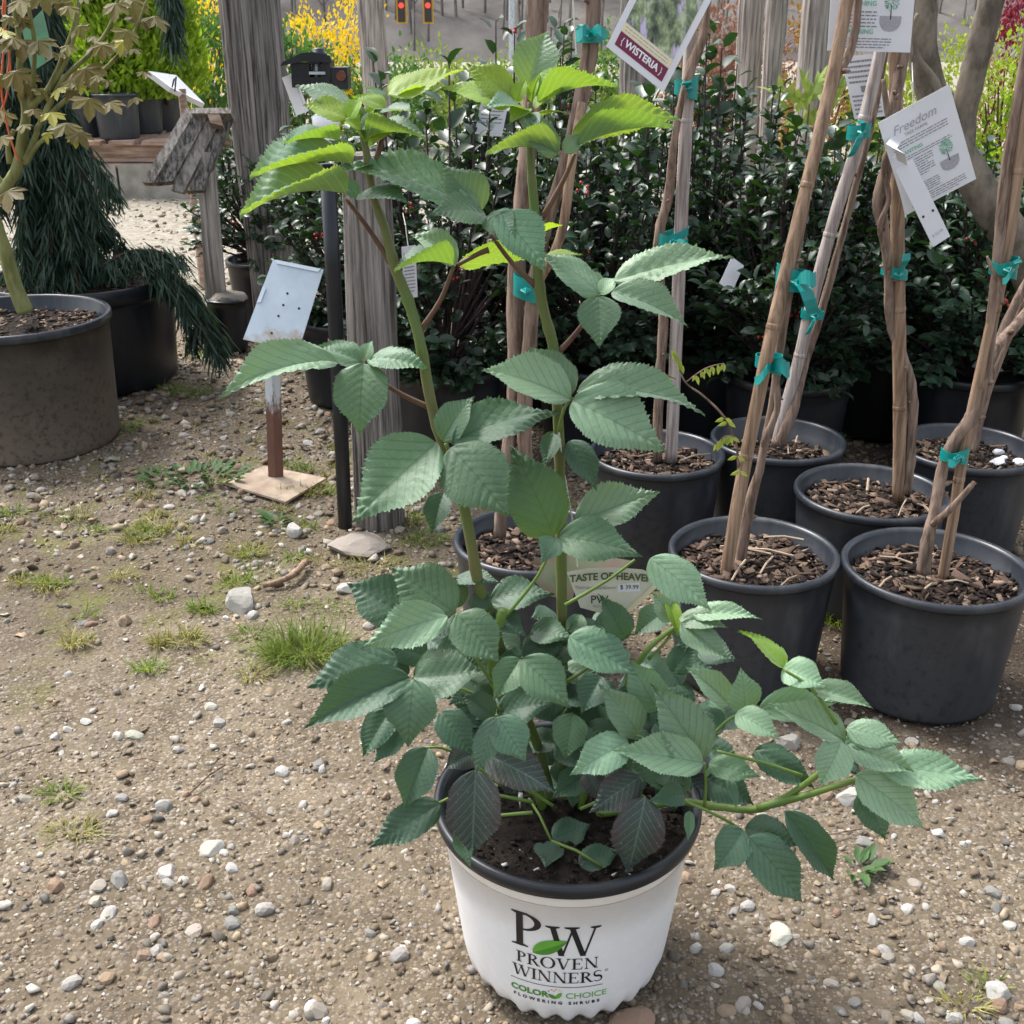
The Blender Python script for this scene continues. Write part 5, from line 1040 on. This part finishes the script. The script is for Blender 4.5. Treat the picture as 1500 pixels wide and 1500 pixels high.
b = MB(); cs = [G(325, 706, .006), G(418, 735, .004), G(478, 700, .006), G(388, 682, .008)]; lo_ = [q-Vector((0, 0, .005)) for q in cs]
b.add(cs+lo_, [(0, 1, 2, 3), (7, 6, 5, 4), (0, 4, 5, 1), (1, 5, 6, 2), (2, 6, 7, 3), (3, 7, 4, 0)]); part('base_plate', b, MAT['tan_plate'], ms)
b = MB(); x0, x1 = AT(404, 700, Ym), AT(397, 490, Ym+.0); wleg = .017
v = []
for p in (x0, (x0+x1)/2, x1): v += [p+Vector((-wleg, 0, 0)), p+Vector((0, -.006, 0)), p+Vector((wleg, 0, 0)), p+Vector((wleg, .004, 0)), p+Vector((0, -.002, 0)), p+Vector((-wleg, .004, 0))]
b.add(v, [(i*6+k, i*6+(k+1) % 6, i*6+6+(k+1) % 6, i*6+6+k) for i in range(2) for k in range(6)]+[(5, 4, 3, 2, 1, 0), (12, 13, 14, 15, 16, 17)]); part('leg', b, MAT['rust_leg'], ms)
Q = [AT(356, 497, Ym-.05), AT(437, 515, Ym-.05), AT(474, 395, Ym+.03), AT(400, 380, Ym+.03)]; nn = (Q[1]-Q[0]).cross(Q[3]-Q[0]).normalized(); b = MB(); bk = [q-nn*.002 for q in Q]
b.add(Q+bk, [(0, 1, 2, 3), (7, 6, 5, 4), (0, 4, 5, 1), (1, 5, 6, 2), (2, 6, 7, 3), (3, 7, 4, 0)]); pl = part('plate', b, MAT['plate'], ms)
for (a0, a1) in ((Q[3], Q[2]), (Q[0]+(Q[3]-Q[0])*.42, Q[0]+(Q[3]-Q[0])*.70)):
    e = (a1-a0).normalized(); inn = (Q[0]+Q[1]+Q[2]+Q[3])/4 - (a0+a1)/2; inn = (inn-e*inn.dot(e)).normalized()*.008
    b = MB(); tp = [a0+e*.006+nn*.003, a1-e*.006+nn*.003, a1-e*.010+inn+nn*.004, a0+e*.010+inn+nn*.004]; b.add(tp+[q-nn*.0035 for q in tp], [(0, 1, 2, 3), (7, 6, 5, 4), (0, 4, 5, 1), (1, 5, 6, 2), (2, 6, 7, 3), (3, 7, 4, 0)]); part('folded_lip', b, MAT['plate'], pl)
for px, py in ((421, 430), (415, 447), (438, 452), (408, 463), (398, 488)):
    u = (AT(px, py, Ym)-Q[0]); pt = AT(px, py, Ym); d = ray(px, py); tt = (Q[0]-Vector((0, 0, CAM_H))).dot(nn)/d.dot(nn); pt = Vector((0, 0, CAM_H))+d*tt; b = MB(); b.tube([pt-nn*.001, pt+nn*.0012], .0028, 8); part('rivet', b, MAT['rust_tape'] if py > 455 else MAT['ink'], pl)

# ---------------------------------------------------------------- old wooden sign on stand (seen from behind) in a rock filled pot
Ys = G(332, 522).y+.08; c = AT(332, 445, Ys); pc = Vector((c.x, Ys, 0))
black_pot(pc, 30/ppm(c), c.z+.02, 'small black pot topped with pale rock holding the wooden sign post', 'black_plastic', fill=.012, lip=.01)
r0 = ROCKS[8].copy(); r0.materials.append(SM[1]); o = bpy.data.objects.new('rock', r0); COL.objects.link(o); o.location = (pc.x, pc.y, c.z+.018); o.scale = (.068, .06, .03); tag(o, 'pale rough rock capping the small pot under the wooden sign', 'rock')
sg = thing('wooden_sign', 'old wooden sign seen from behind on a slim pale post in the rock pot', 'sign', AT(322, 440, Ys))
b = MB(); p0, p1 = AT(317, 442, Ys), AT(301, 222, Ys); k = 1/ppm(p1); b.tube([p0, p0*.5+p1*.5, p1], [16*k, 14.5*k, 13.5*k], 4, .02); part('post', b, MAT['post_pale'], sg)
def plank(parent, name, quad, Ya, Yb, th, mat):
    f = [AT(quad[0][0], quad[0][1], Ya), AT(quad[1][0], quad[1][1], Ya), AT(quad[2][0], quad[2][1], Yb), AT(quad[3][0], quad[3][1], Yb)]; n_ = (f[1]-f[0]).cross(f[3]-f[0]).normalized()*th
    if n_.y < 0: n_ = -n_
    b = MB(); b.add(f+[q+n_ for q in f], [(0, 1, 2, 3), (7, 6, 5, 4), (0, 4, 5, 1), (1, 5, 6, 2), (2, 6, 7, 3), (3, 7, 4, 0)]); return part(name, b, MAT[mat], parent)
plank(sg, 'board', [(208, 267), (224, 268), (288, 160), (272, 158)], Ys-.08, Ys+.02, .03, 'post_pale')
plank(sg, 'board', [(225, 268), (252, 265), (308, 165), (288, 161)], Ys-.07, Ys+.02, .03, 'post'); plank(sg, 'board', [(250, 278), (268, 282), (322, 178), (305, 168)], Ys-.06, Ys+.02, .03, 'post_pale'); plank(sg, 'board', [(276, 280), (296, 278), (338, 172), (320, 172)], Ys-.05, Ys+.03, .03, 'post')
plank(sg, 'top_rail', [(280, 166), (338, 166), (338, 158), (283, 158)], Ys-.01, Ys, .05, 'post_pale'); plank(sg, 'crosspiece', [(308, 180), (326, 184), (322, 168), (304, 167)], Ys-.04, Ys-.03, .04, 'pallet')
s2 = thing('sign_plate', 'white tilted sign plate on a thin post behind the old wooden sign', 'sign', AT(266, 240, Ys+.9))
plank(s2, 'plate', [(218, 104), (250, 128), (300, 152), (258, 110)], Ys+.85, Ys+.95, .02, 'cloth_white'); b = MB(); pp = AT(266, 130, Ys+.9); b.tube([(pp.x, pp.y, 0), (pp.x, pp.y, pp.z)], .015, 8); part('post', b, MAT['pallet'], s2)
b = MB(); b.tube([AT(252, 128, Ys+.84), AT(255, 116, Ys+.84), AT(258, 112, Ys+.86), AT(256, 134, Ys+.84)], .003, 6); part('clip', b, MAT['ink'], s2)

# ---------------------------------------------------------------- maple sapling in dusty pot
Rj = .222; pj = AT(20, 460, 2.66); cj = Vector((pj.x, 2.66, 0)); hj = pj.z
black_pot(cj, Rj, hj, 'large dusty black pot holding the young maple', 'dusty_plastic', rim_mat='blue_plastic', lip=.022, taper=.91, fill=.04, mulch=500, bigchips=30)
mp = thing('maple_sapling', 'young maple with green bark and bronze lobed leaves in the dusty pot', 'tree', AT(30, 455, 2.66)); Y = 2.66
MAT['maple_bark'] = wood('maple_bark', (.13, .14, .045), (.27, .27, .11), 40, (1, 1, .3), .6, .3, .002)
MAT['maple_twig'] = simple('maple_twig', (.16, .13, .05), (.2, .2, .07), 30, .6)
def br(path, rad, name='branch', mat='maple_bark', Yb=Y): return woody(mp, name, path, rad, mat, Yb, 9, .05)
br([(38, 458), (22, 420), (8, 370), (-6, 330), (-10, 300), (10, 272), (25, 245), (32, 205), (38, 165), (30, 120), (28, 60), (20, 0), (14, -60)], [.020, .018, .0165, .0155, .0145, .0135, .0125, .0115, .0105, .0075, .0065, .006, .0055], 'trunk')
BR = [[(40, 160), (48, 120), (50, 60), (40, 0), (36, -50)], [(40, 158), (70, 130), (95, 75), (112, 20), (118, -50)], [(44, 158), (80, 120), (104, 70), (116, 10), (122, -50)], [(36, 235), (52, 200), (60, 180), (110, 135), (160, 95), (195, 50), (215, 0), (225, -40)], [(10, 275), (-10, 250), (-40, 200)], [(60, 180), (90, 120), (130, 80), (160, 40), (175, -10)], [(36, 240), (55, 212), (65, 205)], [(15, 240), (12, 215), (20, 190)]]
for q in BR: br(q, [.0075, .0055, .0048, .004, .0032][:len(q)] if len(q) < 6 else [.008, .007, .0058, .0048, .0042, .0036, .003, .0025])
mv = [(0, 0)]; LB = []
lob = [(-.66, .0, .24), (-.58, .5, .30), (0, .95, .34), (.58, .5, .30), (.66, .0, .24)]
pts_ = []
for i, (x_, y_, w_) in enumerate(lob):
    d = Vector((x_, y_)); n2 = Vector((d.y, -d.x)).normalized()
    if i == 0: pts_.append((-.12, -.08))
    pts_ += [tuple(d*.55 - n2*w_*.55), tuple(d*.72 - n2*w_*.6), tuple(d), tuple(d*.72 + n2*w_*.6), tuple(d*.55 + n2*w_*.55)]
    if i < 4:
        e = (Vector(lob[i][:2])+Vector(lob[i+1][:2]))/2; pts_.append(tuple(e*.78))
pts_.append((.12, -.08))
def maple_mesh(s):
    r_ = random.Random(s); V = [(0, .05, .03)] + [(x_, y_, -.42*(x_*x_+y_*y_) + r_.uniform(-.03, .03)) for x_, y_ in pts_]; n_ = len(pts_)
    me = bpy.data.meshes.new('leaf'); me.from_pydata(V, [], [(0, 1+(k+1) % n_, 1+k) for k in range(n_)]); me.update(); return me
MAT['maple_leaf'] = simple('maple_leaf', (.085, .085, .014), (.17, .125, .03), 9, .55, .35, var=.22, hue=.02, trans=((.24, .19, .04), .32))
MAT['maple_new'] = simple('maple_leaf_yellow', (.34, .33, .05), (.45, .40, .08), 9, .55, .35, var=.15, trans=((.5, .5, .08), .35))
MML = []
for s in range(4): me = maple_mesh(s); me.materials.append(MAT['maple_leaf']); MML.append(me)
me = maple_mesh(9); me.materials.append(MAT['maple_new']); MML.append(me)
def mleaf(px, py, size, Yl, dx=0, dz=-.4, yel=False):
    B = AT(px, py, Yl); L = size/ppm(B); d = np.array([[dx, -.7+random.uniform(-.3, .3), dz]]); X, D_, Z = basis(d, np.array([[random.uniform(-.4, .4), -.15, 1.]]))
    o = bpy.data.objects.new('leaf', MML[4] if yel else MML[random.randrange(4)]); COL.objects.link(o); o.parent = mp; o.matrix_local = mat4(B-Vector(mp.location), X[0], D_[0], Z[0], (L, L, L))
ML = [(8, 45, 34, -.3, -.1, 1), (30, 58, 46, .2, -.3), (55, 60, 44, .6, -.3), (20, 55, 36, -.4, -.3), (108, 105, 44, -.4, -.3), (125, 100, 46, .3, -.4), (145, 62, 34, -.6, -.2), (165, 62, 40, .5, -.2), (185, 45, 36, .3, -.6), (200, 25, 36, .8, -.3), (225, 25, 36, .6, -.3), (170, 5, 36, 0, -.6), (195, 0, 40, .3, -.5), (150, 65, 30, 0, -.7), (130, 145, 44, .3, -.5), (160, 150, 34, .8, -.2), (105, 118, 30, -.8, -.3), (85, 130, 26, 0, -.3, 1), (75, 165, 34, .3, -.2, 1), (95, 182, 46, .7, -.4), (115, 195, 34, .8, -.5), (68, 195, 18, 0, -.7, 1), (110, 200, 22, .4, -.6, 1), (0, 110, 34, -.2, -.5), (22, 105, 40, .2, -.5), (40, 112, 30, .5, -.4), (5, 165, 36, -.3, -.5), (12, 280, 46, .1, -.4), (-10, 285, 40, -.4, -.3), (0, 40, 30, -.5, 0, 1), (30, 0, 40, .3, -.4), (60, -10, 40, .3, -.4), (85, -8, 36, .2, -.5), (100, 10, 26, .3, -.4), (180, 60, 26, -.3, -.8, 1), (48, 160, 24, .6, -.3), (5, 200, 30, -.3, -.5), (118, 125, 16, .2, -.8, 1), (60, 130, 26, .5, -.3)]
ML += [(random.uniform(-10, 240), random.uniform(-10, 210), random.uniform(18, 28), random.uniform(-.6, .6), random.uniform(-.7, -.1)) for _ in range(26) if True]
ML = [q for q in ML if not (q[0] > 120 and q[1] > 170)]
for q in ML: mleaf(q[0], q[1], q[2]*.92, Y-random.uniform(-.05, .12), q[3], q[4], len(q) > 5)
MAT['orange'] = simple('orange_string', (.55, .10, .035), (.62, .16, .06), 20, .5)
b = MB()
for q in ([(8, -20), (6, 60), (2, 130), (12, 190), (26, 235)], [(-2, 130), (10, 110), (14, 70), (4, 20), (10, -20)], [(0, 165), (10, 140), (15, 95), (8, 55)]): b.tube(wpath(q, Y-.03), .0022, 6)
solo('tie_string', b, MAT['orange'], AT(8, 200, Y-.03), 'orange red plastic string looped on the young maple', 'string')
C = Card('plant_tag', 'mint green and black plant label hanging on the maple', 'tag', AT(46, 110, Y+.05), AT(82, 86, Y+.05), AT(18, -5, Y+.05), mat='ink')
C.poly('mint_panel', [(.06, .03), (.94, .03), (.94, .64), (.06, .56)], 'ink_mint'); C.lines(.45, .9, .38, .6, 7, 'ink_grey', .3, 2); C.rect('barcode_sticker', .62, .08, .82, .20, 'card', .0008)

# ---------------------------------------------------------------- weeping false cypress
Rk = .262; pk = AT(118, 408, 3.2); tx_ = AT(88, 300, 3.2).x; ck = Vector((pk.x, 3.2, 0)); hk = pk.z+.01
black_pot(ck, Rk, hk, 'big smooth black pot with thick rim under the weeping conifer', 'black_plastic', lip=.045, taper=.9, fill=.03, mulch=300)
wc = thing('weeping_conifer', 'dark weeping conifer with drooping fronds standing behind the maple', 'tree', (ck.x, ck.y, hk-.03))
b = MB(); b.tube(smooth_path([(ck.x, ck.y, hk-.04), (tx_+.02, ck.y, .7), (tx_-.04, ck.y, 1.1), (tx_-.04, ck.y, 1.6)], 5), lerp_list([.028, .024, .02, .012], 16), 8, .08); MAT['con_bark'] = wood('conifer_bark', (.06, .03, .022), (.16, .09, .065), 50); part('trunk', b, MAT['con_bark'], wc, True)
MAT['conifer'] = simple('conifer_frond', (.022, .046, .032), (.05, .088, .058), 25, .55, .35, trans=((.04, .09, .02), .15))
P = []; D = []; N = []; S = []; bb = MB(); wl = np.array(wc.location)
def frond(s0, e, sag):
    m_ = (s0+e)/2 + Vector((0, 0, sag)); pts = smooth_path([s0, m_, e], 9); bb.tube(pts, lerp_list([.005, .003, .001], len(pts)), 4)
    for i, p in enumerate(pts[1:]):
        t_ = (pts[i+1]-pts[i]).normalized(); 
        for k in range(16):
            a = random.uniform(0, 6.28); o_ = Vector((math.cos(a), math.sin(a), -1.3+random.uniform(-.6, .3))); P.append(p+Vector((random.gauss(0, .008), random.gauss(0, .008), random.gauss(0, .008)))); D.append(o_+t_*.8); N.append((random.gauss(0, 1), random.gauss(0, 1), random.gauss(0, 1))); l = random.uniform(.03, .085); S.append((.0055, l, l*.3))
for i in range(230):
    z = random.uniform(.42, 1.5); a = random.uniform(0, 6.28); rad = (.05+.12*random.random())*(1.2 if z < .8 else .75); q = Vector((tx_-.02, ck.y, z)); e = q+Vector((math.cos(a)*rad, math.sin(a)*rad, -random.uniform(.14, .3)))
    frond(q, e, .05)
for (ex, ey, sx_, sy_) in [(300, 470, 235, 395), (325, 500, 245, 400), (285, 500, 240, 405), (265, 380, 180, 385), (315, 520, 240, 398), (270, 450, 215, 395), (250, 375, 150, 390), (310, 490, 255, 405), (325, 515, 250, 405)]: frond(AT(sx_, sy_, 3.1), AT(ex, ey, 3.1+random.uniform(-.06, .06)), .03)
for i in range(2): sx_ = random.uniform(236, 248); frond(AT(sx_, -30, 3.0), AT(sx_+random.uniform(-5, 40), random.uniform(10, 70), 3.0), .03)
fv = [(0, 0, 0), (-.5, .3, .05), (.5, .3, .05), (-.35, .65, .0), (.35, .65, .0), (0, 1, -.2)]; ff = [(0, 2, 1), (1, 2, 4), (1, 4, 3), (3, 4, 5)]
V, Fc = cloud(fv, ff, np.array([tuple(p) for p in P])-wl, np.array([tuple(d) for d in D]), np.array(N), np.array(S)); o = link('crown', np_mesh('crown', V, Fc), MAT['conifer'], wc); tag(o, kind='stuff'); tag(part('branches', bb, MAT['con_bark'], wc), kind='stuff')

# ---------------------------------------------------------------- far left: blocks, pallet, pots, bright conifers
Yb = 6.9
for i in range(6):
    x_ = -3.35+i*.42; b = MB(); b.box((x_, Yb+random.uniform(-.02, .02), .09), (.405, .2, .2)); solo('concrete_block', b, MAT['concrete'], (x_, Yb, 0), 'grey concrete block under the pallet', 'block', 'concrete blocks under the pallet')
px0 = -2.55; pal = thing('pallet', 'weathered wooden pallet lying on the concrete blocks, carrying pots', 'pallet', (px0, Yb+.35, .19))
for j in range(3): b = MB(); b.box((px0, Yb+j*.4, .245), (1.5, .045, .10)); part('stringer', b, MAT['pallet'], pal)
for j in range(8): b = MB(); b.box((px0-.66+j*.19, Yb+.4, .307), (.14, .98, .022)); part('deck_board', b, MAT['pallet'], pal)
for j in range(4): b = MB(); b.box((px0-.6+j*.4, Yb+.4, .182), (.14, .98, .018)); part('deck_board', b, MAT['pallet'], pal)
gp = 'far black pots on the pallet'
MAT['lime'] = simple('arborvitae', (.055, .13, .008), (.30, .42, .03), 16, .6, .3, trans=((.4, .6, .03), .35)); MAT['midgreen'] = simple('shrub_green', (.05, .11, .03), (.10, .2, .05), 12, .6, .3, trans=((.1, .25, .03), .25))  # dark noise tone of arborvitae paints shaded gaps between foliage clumps
MAT['yellow'] = simple('yellow_blossom', (.66, .44, .008), (.82, .62, .015), 12, .6, .2, trans=((.8, .6, .02), .3)); MAT['reddish'] = simple('red_foliage', (.17, .08, .06), (.30, .17, .12), 12, .6, .3, trans=((.3, .14, .08), .25)); MAT['rust_foliage'] = simple('rusty_foliage', (.22, .13, .04), (.36, .22, .08), 12, .6, .3, trans=((.4, .25, .05), .25)); MAT['chart'] = simple('chartreuse_foliage', (.19, .27, .03), (.33, .42, .05), 12, .6, .3, trans=((.5, .6, .05), .3)); MAT['midgreen2'] = simple('light_shrub_green', (.13, .20, .04), (.25, .32, .08), 12, .6, .3, trans=((.3, .4, .06), .25)); MAT['wine'] = simple('wine_foliage', (.14, .012, .03), (.25, .03, .05), 12, .6, .3, trans=((.3, .03, .05), .25))
def shrub(name, label, px, Yc, wid, z0, H, mat, n, L, shape='round', cat='shrub', depth=None, upright=.5, nstem=7, group=None):
    x_ = AT(px, 100, Yc).x; root = thing(name, label, cat, (x_, Yc, z0), group); depth = depth or wid; b = MB(); P = []
    for i in range(nstem):
        a = 6.28*i/nstem; e = Vector((x_+math.cos(a)*wid*.28, Yc+math.sin(a)*depth*.28, z0+(H)*random.uniform(.6, .9))); b.tube([(x_, Yc, z0-.03), (x_+math.cos(a)*wid*.08, Yc+math.sin(a)*depth*.08, z0+H*.35), e], [.016*wid+.004, .01*wid+.003, .003], 5)
    tag(part('stems', b, MAT['con_bark'], root), kind='stuff')
    ncl = max(14, n//45); cs = []
    for i in range(ncl):
        u = random.random(); a = random.uniform(0, 6.28); zz = H*(.04+.96*u**(1.25 if shape == 'cone' else 1))
        rr = {'cone': wid/2*(1-u)**.55*random.random()**.25, 'round': wid/2*math.sqrt(max(0, 1-(2*u-1)**2*.9))*random.random()**.35, 'spray': wid/2*(.25+.75*u)*random.random()**.4}[shape]
        cs.append((math.cos(a)*rr, math.sin(a)*rr*depth/wid, zz))
    cs = np.array(cs); idx = rng.integers(0, ncl, n); sg_ = wid*.09 if shape != 'spray' else wid*.055
    P = cs[idx] + rng.normal(size=(n, 3))*[sg_, sg_, sg_*1.3]; P[:, 2] = np.clip(P[:, 2], .02, None)
    rad = P*[1, 1, .2]; rad /= np.linalg.norm(rad, axis=1, keepdims=True)+1e-6
    D = rad*.7 + rng.normal(size=(n, 3))*.6 + [0, 0, upright]; S = np.stack([L*.5*rng.uniform(.6, 1.2, n), L*rng.uniform(.6, 1.3, n), np.full(n, L)], 1)
    V, Fc = cloud(fv, ff, P, D, rng.normal(size=(n, 3)), S); o = link('foliage', np_mesh('foliage', V, Fc), MAT[mat], root); tag(o, kind='stuff'); return root
for px, Yq, sc, lab in [(150, 7.0, 1.0, 'black'), (178, 7.02, 1.0, 'grey'), (216, 7.25, 1.0, 'far')]:
    pass
def farpot(px, Yq, z, r, h, label, group=None, mat='blue_plastic'):
    x_ = AT(px, 200, Yq).x; return black_pot(Vector((x_, Yq, z)), r, h, label, mat, group)
farpot(176, 7.0, .319, .135, .25, 'dusty grey black pot at the front edge of the pallet'); farpot(148, 7.3, .319, .135, .26, 'black pot under the fuller bright green conifer'); farpot(212, 7.35, .319, .135, .28, 'black pot under the taller bright green conifer'); farpot(122, 7.1, .319, .13, .25, 'black pot at the end of the pallet near the weeping conifer')
shrub('arborvitae', 'fuller bright lime green conifer on the pallet', 160, 7.22, .50, .50, .9, 'lime', 7000, .05, 'cone', 'tree', upright=1.2)
shrub('arborvitae', 'taller lime green cone shaped conifer beside the white plate', 240, 7.5, .52, .50, 1.05, 'lime', 7000, .05, 'cone', 'tree', upright=1.2)
shrub('arborvitae', 'lime green conifer behind the weeping fronds', 115, 7.6, .5, .50, 1.0, 'lime', 4200, .05, 'cone', 'tree', upright=1.2)
farpot(240, 7.62, .3, .14, .26, 'pot behind the taller lime conifer'); farpot(115, 7.75, .25, .14, .26, 'pot behind the weeping fronds')
for i, (x_, y_) in enumerate([(-2.1, 7.62), (-2.95, 7.75)]): b = MB(); b.box((x_, y_, .12), (.42, .3, .26)); solo('concrete_block', b, MAT['concrete'], (x_, y_, 0), 'grey concrete block standing behind the pallet', 'block', 'concrete blocks behind the pallet')
shrub('conifer', 'dull green rounded conifer behind the old wooden sign', 308, 9.0, .75, 0, .92, 'midgreen', 3800, .05, 'round', upright=.8)
shrub('forsythia', 'yellow flowering shrub left of the tall post', 300, 11.0, 1.2, 0, 1.10, 'yellow', 2600, .045, 'spray', upright=1); shrub('forsythia', 'large yellow flowering shrub above the black valve head', 492, 11.0, .95, 0, 1.12, 'yellow', 3000, .045, 'spray', upright=1.2)
shrub('leafy_shrub', 'light green shrub below the traffic signals', 640, 11.5, 1.0, 0, .50, 'midgreen2', 3200, .06); shrub('leafy_shrub', 'soft green bush below the yellow flowers', 560, 9.5, .9, 0, .55, 'midgreen', 3000, .05); shrub('leafy_shrub', 'mid green bush beside the tall post', 432, 9.0, .6, 0, .80, 'midgreen', 2400, .05)
shrub('leafy_shrub', 'yellow green shrub behind the top of the bramble', 715, 9.5, .8, 0, .55, 'midgreen2', 2800, .05); shrub('leafy_shrub', 'yellow green bush behind the paired pale stems', 850, 8.0, .8, 0, .62, 'midgreen2', 2800, .05); shrub('leafy_shrub', 'green bush behind the photo tag', 930, 8.0, .8, 0, .8, 'midgreen', 2600, .05)
shrub('leafy_shrub', 'pinkish red shrub left of the pale posts', 1040, 7.0, .5, 0, .95, 'reddish', 2800, .04); shrub('leafy_shrub', 'pink and rust shrub between the pale posts', 1115, 7.2, .6, 0, .93, 'reddish', 2800, .04); shrub('leafy_shrub', 'rust brown shrub behind the top care card', 1210, 5.6, .5, 0, 1.05, 'rust_foliage', 3400, .035)
shrub('leafy_shrub', 'bright chartreuse shrub between the tree trunks', 1420, 4.6, .46, 0, .85, 'chart', 4200, .022); shrub('leafy_shrub', 'chartreuse shrub behind the brown stake', 1330, 5.0, .40, 0, .8, 'chart', 3200, .03); shrub('leafy_shrub', 'wine red maple shrub beyond the right trunk', 1480, 5.6, .42, 0, 1.02, 'wine', 2600, .03); shrub('rhododendron', 'pale green broad leaved shrub behind the tan bamboo', 1190, 3.9, .30, 0, .80, 'midgreen2', 110, .07, upright=.2)
shrub('leafy_shrub', 'lime shrub at the far right edge', 1500, 4.4, .4, 0, .88, 'lime', 2800, .03)
# leaning tree trunks on the right
MAT['grey_bark'] = wood('grey_bark', (.10, .085, .065), (.24, .205, .16), 30, (1, 1, .5), .9, .5, .004)
tr = thing('tree', 'grey barked tree with leaning trunk and two upright limbs at the right', 'tree', AT(1580, 640, 2.33))
woody(tr, 'trunk', [(1580, 640), (1545, 500), (1500, 380), (1440, 285), (1405, 225), (1370, 150), (1352, 80), (1352, 0), (1356, -70)], [.045, .043, .040, .036, .033, .030, .028, .027, .026], 'grey_bark', 2.33, 14, .05); woody(tr, 'limb', [(1408, 235), (1412, 170), (1425, 110), (1440, 50), (1455, -10), (1465, -70)], [.026, .025, .025, .025, .024, .023], 'grey_bark', 2.33, 12, .05); woody(tr, 'limb', [(1400, 190), (1370, 120), (1345, 85), (1338, 40), (1345, 20)], [.008, .007, .006, .005, .004], 'grey_bark', 2.28, 8, .05)
# ---------------------------------------------------------------- small tags in the hedge
C = Card('plant_tag', 'narrow white printed tag on a string in the holly behind the bramble', 'tag', AT(592, 438, 2.28), AT(612, 435, 2.28), AT(588, 362, 2.28), string=[AT(598, 362, 2.28), AT(594, 330, 2.3), AT(590, 312, 2.34)]); C.lines(.12, .88, .1, .9, 12, 'ink_grey', .35, 3)
Card('plant_tag', 'crumpled white tag low in the dark holly by the tan bamboo', 'tag', AT(1054, 415, 2.3), AT(1072, 428, 2.3), AT(1072, 376, 2.32)); C = Card('plant_tag', 'white printed tag hanging in the loose holly near the bramble top', 'tag', AT(695, 198, 2.6), AT(735, 200, 2.6), AT(706, 142, 2.6)); C.lines(.1, .9, .3, .9, 6, 'ink_grey', .3, 3)
b = MB(); b.tube([AT(838, -20, 1.9), AT(844, 80, 1.9)], .0012, 5); solo('string', b, MAT['string'], AT(838, -20, 1.9), 'thin white string hanging beside the paired pale stems', 'string')
# ---------------------------------------------------------------- traffic signals on a mast arm across the road
MAT['sig_yellow'] = simple('signal_yellow', (.55, .30, .01), None, 5, .5); MAT['sig_red'], t_, bs_, o_ = newmat('signal_red'); bs_.inputs['Base Color'].default_value = (.5, .02, .02, 1); bs_.inputs['Emission Color'].default_value = (1, .05, .03, 1); bs_.inputs['Emission Strength'].default_value = .6
MAT['sig_dark'] = simple('signal_lens', (.03, .03, .03), None, 5, .3)
for px, py, lab in [(588, 12, 'yellow rimmed traffic signal with red light, behind the slim grey post'), (627, 12, 'yellow rimmed traffic signal with red light, right of its twin'), (262, 14, 'traffic signal showing beside the lime conifer')]:
    c = AT(px, py-4, 48); s = thing('traffic_signal', lab, 'signal', c)
    b = MB(); b.box(c, (.40, .08, 1.3)); part('backplate', b, MAT['sig_yellow'], s); b = MB(); b.box(c+Vector((0, -.06, 0)), (.28, .10, 1.18)); hs_ = part('housing', b, MAT['sig_dark'], s)
    for k_, mt in ((.38, 'sig_dark'), (0, 'sig_red'), (-.38, 'sig_dark')): b = MB(); b.tube([c+Vector((0, -.1, k_)), c+Vector((0, -.14, k_))], .10, 14); part('lens', b, MAT[mt], hs_)
    b = MB(); b.tube([c+Vector((0, 0, .65)), c+Vector((0, 0, 1.2))], .04, 6); part('hanger', b, MAT['galv'], s)
ca = AT(400, -10, 48); b = MB(); zA = AT(588, 4, 48).z+1.2; b.tube([(-17, 48, zA), (0, 48, zA)], .09, 8); b.tube([(0, 48, -3.3), (0, 48, zA+.2)], .14, 10)
solo('mast_arm', b, MAT['galv'], (0, 48, -3.2), 'grey steel mast arm carrying the traffic signals over the road', 'pole')
